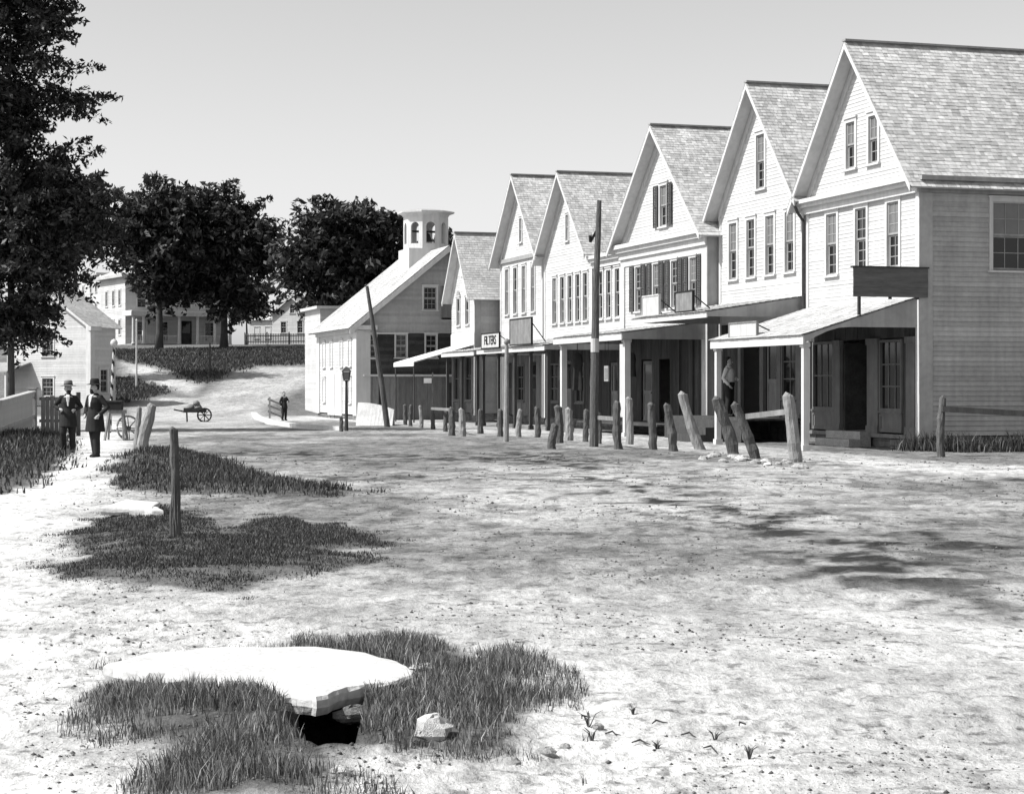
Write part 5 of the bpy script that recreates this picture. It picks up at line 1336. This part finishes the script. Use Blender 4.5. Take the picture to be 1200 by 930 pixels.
NL += tree('huge dark tree filling the upper left corner behind the plank fence', 12, 66, [(-45, 110, 60, 80), (-45, 240, 60, 80), (-20, 20, 95, 80), (15, -40, 75, 60), (45, 40, 46, 60), (40, 118, 58, 30), (85, 118, 34, 12), (0, 150, 70, 60), (50, 195, 72, 26), (20, 240, 90, 45), (75, 225, 58, 34), (100, 262, 38, 34), (10, 310, 72, 50), (60, 300, 58, 40), (-10, 370, 55, 45), (28, 385, 30, 36), (45, 345, 34, 30)], 14, .115, base=gz(-17.6, 66), r0=.14, clr=.55, per=105)
NL += tree('dark tree rising behind the small white house at left', 89, 128, [(60, 262, 60, 45), (100, 258, 34, 42), (90, 226, 38, 26), (50, 305, 36, 28)], 9, .24, r0=.26, clr=.9, per=80, m='leaf')
NL += tree('left one of the two large trees in front of the mansion', 186, 156, [(178, 262, 34, 42), (170, 290, 28, 38), (196, 298, 30, 46), (204, 244, 26, 28), (156, 262, 18, 28), (188, 340, 20, 28), (214, 280, 24, 38)], 8, .30, r0=.34, clr=1.15, per=80, m='leaf_far')
NL += tree('right one of the two large trees in front of the mansion', 262, 158, [(255, 268, 36, 42), (285, 275, 32, 38), (236, 248, 24, 28), (262, 312, 42, 36), (297, 300, 20, 28), (242, 336, 20, 24), (272, 345, 20, 26)], 8, .30, r0=.34, clr=1.15, per=80, m='leaf_far')
NL += tree('slim young tree at the right end of the mansion porch', 289, 166, [(290, 345, 22, 22), (284, 366, 18, 14), (304, 362, 14, 14)], 9, .24, r0=.11, clr=.8, per=60, m='leaf_far', group=None)
NL += tree('broad dark tree behind the cupola building', 425, 118, [(395, 268, 46, 30), (365, 285, 34, 30), (420, 262, 40, 26), (452, 270, 24, 26), (375, 322, 44, 36), (428, 310, 50, 42), (462, 305, 22, 30), (520, 302, 22, 24), (345, 300, 18, 20), (400, 350, 46, 22)], 9, .23, r0=.36, clr=.85, per=90, m='leaf_far')
print('leaf quads', NL)

# ------------------------------------------------------------------ grass and weeds
def blades(name, P, n, h0, h1, wd, m, label, excl=(), edge=.12, lean=.5, noise_s=1.6, thr=.3):
    xs = [p[0] for p in P]; ysq = [p[1] for p in P]
    X = rng.uniform(min(xs) - .3, max(xs) + .3, n * 3); Y = rng.uniform(min(ysq) - .3, max(ysq) + .3, n * 3)
    d = poly_dist(P, X, Y) + edge * 3 * (fbm(X * 3, Y * 2, 3, 77) - .5)
    keep = (d > -.04) & (rng.random(len(X)) < np.clip(.25 + d / edge * .5, 0, 1)) & (fbm(X * noise_s, Y * noise_s, 3, 13) + .3 * rng.random(len(X)) > thr)
    for e in excl: keep &= poly_dist(e, X, Y) < -.015
    X, Y, d = X[keep][:n], Y[keep][:n], d[keep][:n]; k = len(X)
    Z = gz_np(X, Y) - .01
    hh = rng.uniform(h0, h1, k) * (.55 + .9 * fbm(X * 1.2, Y * 1.2, 2, 31)) * np.clip(.5 + d * 2, .5, 1)
    a = rng.uniform(0, 2 * np.pi, k); la = rng.uniform(0, 2 * np.pi, k); le = rng.uniform(.1, lean, k) * hh
    w = wd * rng.uniform(.6, 1.4, k); ca, sa = np.cos(a) * w, np.sin(a) * w; lx, ly = np.cos(la) * le, np.sin(la) * le
    def row(fx_, wz, z): return np.stack([X + lx * fx_ - ca * wz, Y + ly * fx_ - sa * wz, Z + z], -1), np.stack([X + lx * fx_ + ca * wz, Y + ly * fx_ + sa * wz, Z + z], -1)
    r0 = row(0, 1, 0 * hh); r1 = row(.35, .85, hh * .55); r2 = row(1, .12, hh * (1 - .25 * le / np.maximum(hh, .001)))
    v = np.stack([r0[0], r0[1], r1[0], r1[1], r2[0], r2[1]], 1).reshape(-1, 3); i = np.arange(k)[:, None] * 6
    q = np.concatenate([i + [0, 1, 3, 2], i + [2, 3, 5, 4]])
    o = np_mesh(name, v, q, m, kind='stuff'); o['label'] = label; o['category'] = 'grass'; return o
blades('foreground_grass', GRASS_A, 44000, .04, .12, .0024, 'grass_blade', 'tufted grass growing round the big slab in the foreground', (SLAB, HOLE), edge=.5, noise_s=3.2, thr=.52)
blades('short_grass', GRASS_B, 52000, .02, .055, .004, 'grass_dark', 'short matted grass patch round the lone split post', edge=.4, noise_s=2.6, thr=.50)
blades('mound_grass', GRASS_C, 20000, .04, .15, .008, 'grass_dark', 'rough grass on the mound and on the strip standing in for tree shadow', edge=.5)
blades('bank_grass', BANK_L, 16000, .06, .24, .014, 'grass_dark', 'long dark weeds on the bank below the plank fence', edge=.6)
blades('wall_weeds', WEED_R, 12000, .1, .5, .012, 'grass_dark', 'dark weeds along the foot of the corner store side wall', edge=.4)
HB = [march(*p) for p in [(118, 410), (372, 408), (372, 428), (300, 429), (262, 440), (240, 450), (175, 428), (120, 420)]]
blades('hill_grass', HB, 26000, .12, .32, .028, 'grass_dark', 'rough grass on the bank below the mansion', edge=1.0, noise_s=.3)
HB2 = [march(*p) for p in [(112, 446), (150, 442), (200, 458), (185, 464), (130, 474)]]
blades('lower_bank_grass', HB2, 9000, .1, .28, .025, 'grass_dark', 'grass on the lower bank behind the barber pole', edge=.8, noise_s=.3)
# clods and pebbles broken from the dry crust: too many to count
n = 26000
Yc = 7.2 * np.exp(rng.random(n) * math.log(45 / 7.2)); Xc = (rng.random(n) * .62 - .31) * Yc
den = fbm(Xc * .7, Yc * .5, 3, 63) + .1 * (rng.random(n) - .5)
keep = (den > .5) & (poly_dist(SLAB, Xc, Yc) < 0) & (poly_dist(PATH_L, Xc, Yc) < .3)
Xc, Yc = Xc[keep], Yc[keep]; k = len(Xc); s = (.0018 + .0065 * rng.random(k) ** 5) * (1 + Yc / 14); zc = gz_np(Xc, Yc)
dirs = np.array([(1, 0, 0), (0, 1, 0), (-1, 0, 0), (0, -1, 0), (0, 0, .7), (0, 0, -.5)])
v = np.stack([Xc, Yc, zc + s * .15], -1)[:, None, :] + dirs[None] * (s[:, None, None] * rng.uniform(.6, 1.5, (k, 6, 1)))
i = np.arange(k)[:, None] * 6
tri = np.concatenate([i + t for t in ([0, 1, 4], [1, 2, 4], [2, 3, 4], [3, 0, 4], [1, 0, 5], [2, 1, 5], [3, 2, 5], [0, 3, 5])])
mat('clod', .10, .95, island=.5)
o = np_mesh('dirt_clods', v.reshape(-1, 3), tri, 'clod', kind='stuff'); o['label'] = 'small clods and pebbles scattered over the dry street'; o['category'] = 'clods'
# a few sprigs right of the foreground grass
for i, (px, py, h) in enumerate([(690, 852, .10), (694, 866, .08), (878, 893, .07), (742, 836, .05), (838, 872, .06), (770, 880, .05)]):
    x, y = flat(px, py); g = MB()
    for j in range(9):
        a = random.uniform(0, 6.28); l = h * random.uniform(.5, 1.1); t = random.uniform(.3, .9)
        g.tube([(0, 0, -.01), (l * t * .4 * math.cos(a), l * t * .4 * math.sin(a), l * .6), (l * t * math.cos(a), l * t * math.sin(a), l * .85)], [.003, .0026, .0008], 4)
    tag(g.build('weed_sprig', 'grass_dark', None, (x, y, gz(x, y))), ['taller weed sprig just right of the foreground grass', 'weed sprig below the tallest sprig on bare ground', 'rightmost weed sprig on the bare foreground', 'tiny sprig above the others right of the grass', 'small sprig left of the rightmost one', 'flat sprig in the middle of the bare ground debris'][i], 'weed', 'weed sprigs on bare ground')
for i in range(7):
    x, y = flat(690 + i * 30 + random.uniform(-8, 8), 842 + (i * 17) % 45); a = random.uniform(-1.5, 1.5); g = MB(); l = random.uniform(.018, .045)
    g.tube([(-l, random.uniform(-.02, .02), .008), (-l * .3, .012, .018), (l * .4, -.008, .01), (l, random.uniform(-.03, .03), .007)], [.003, .005, .004, .002], 5); tag(g.build('twig', 'dark_wood', None, (x, y, gz(x, y)), a), f'dark broken twig on bare ground right of the grass, {ORD[i]} from the left', 'twig', 'broken twigs on bare ground')
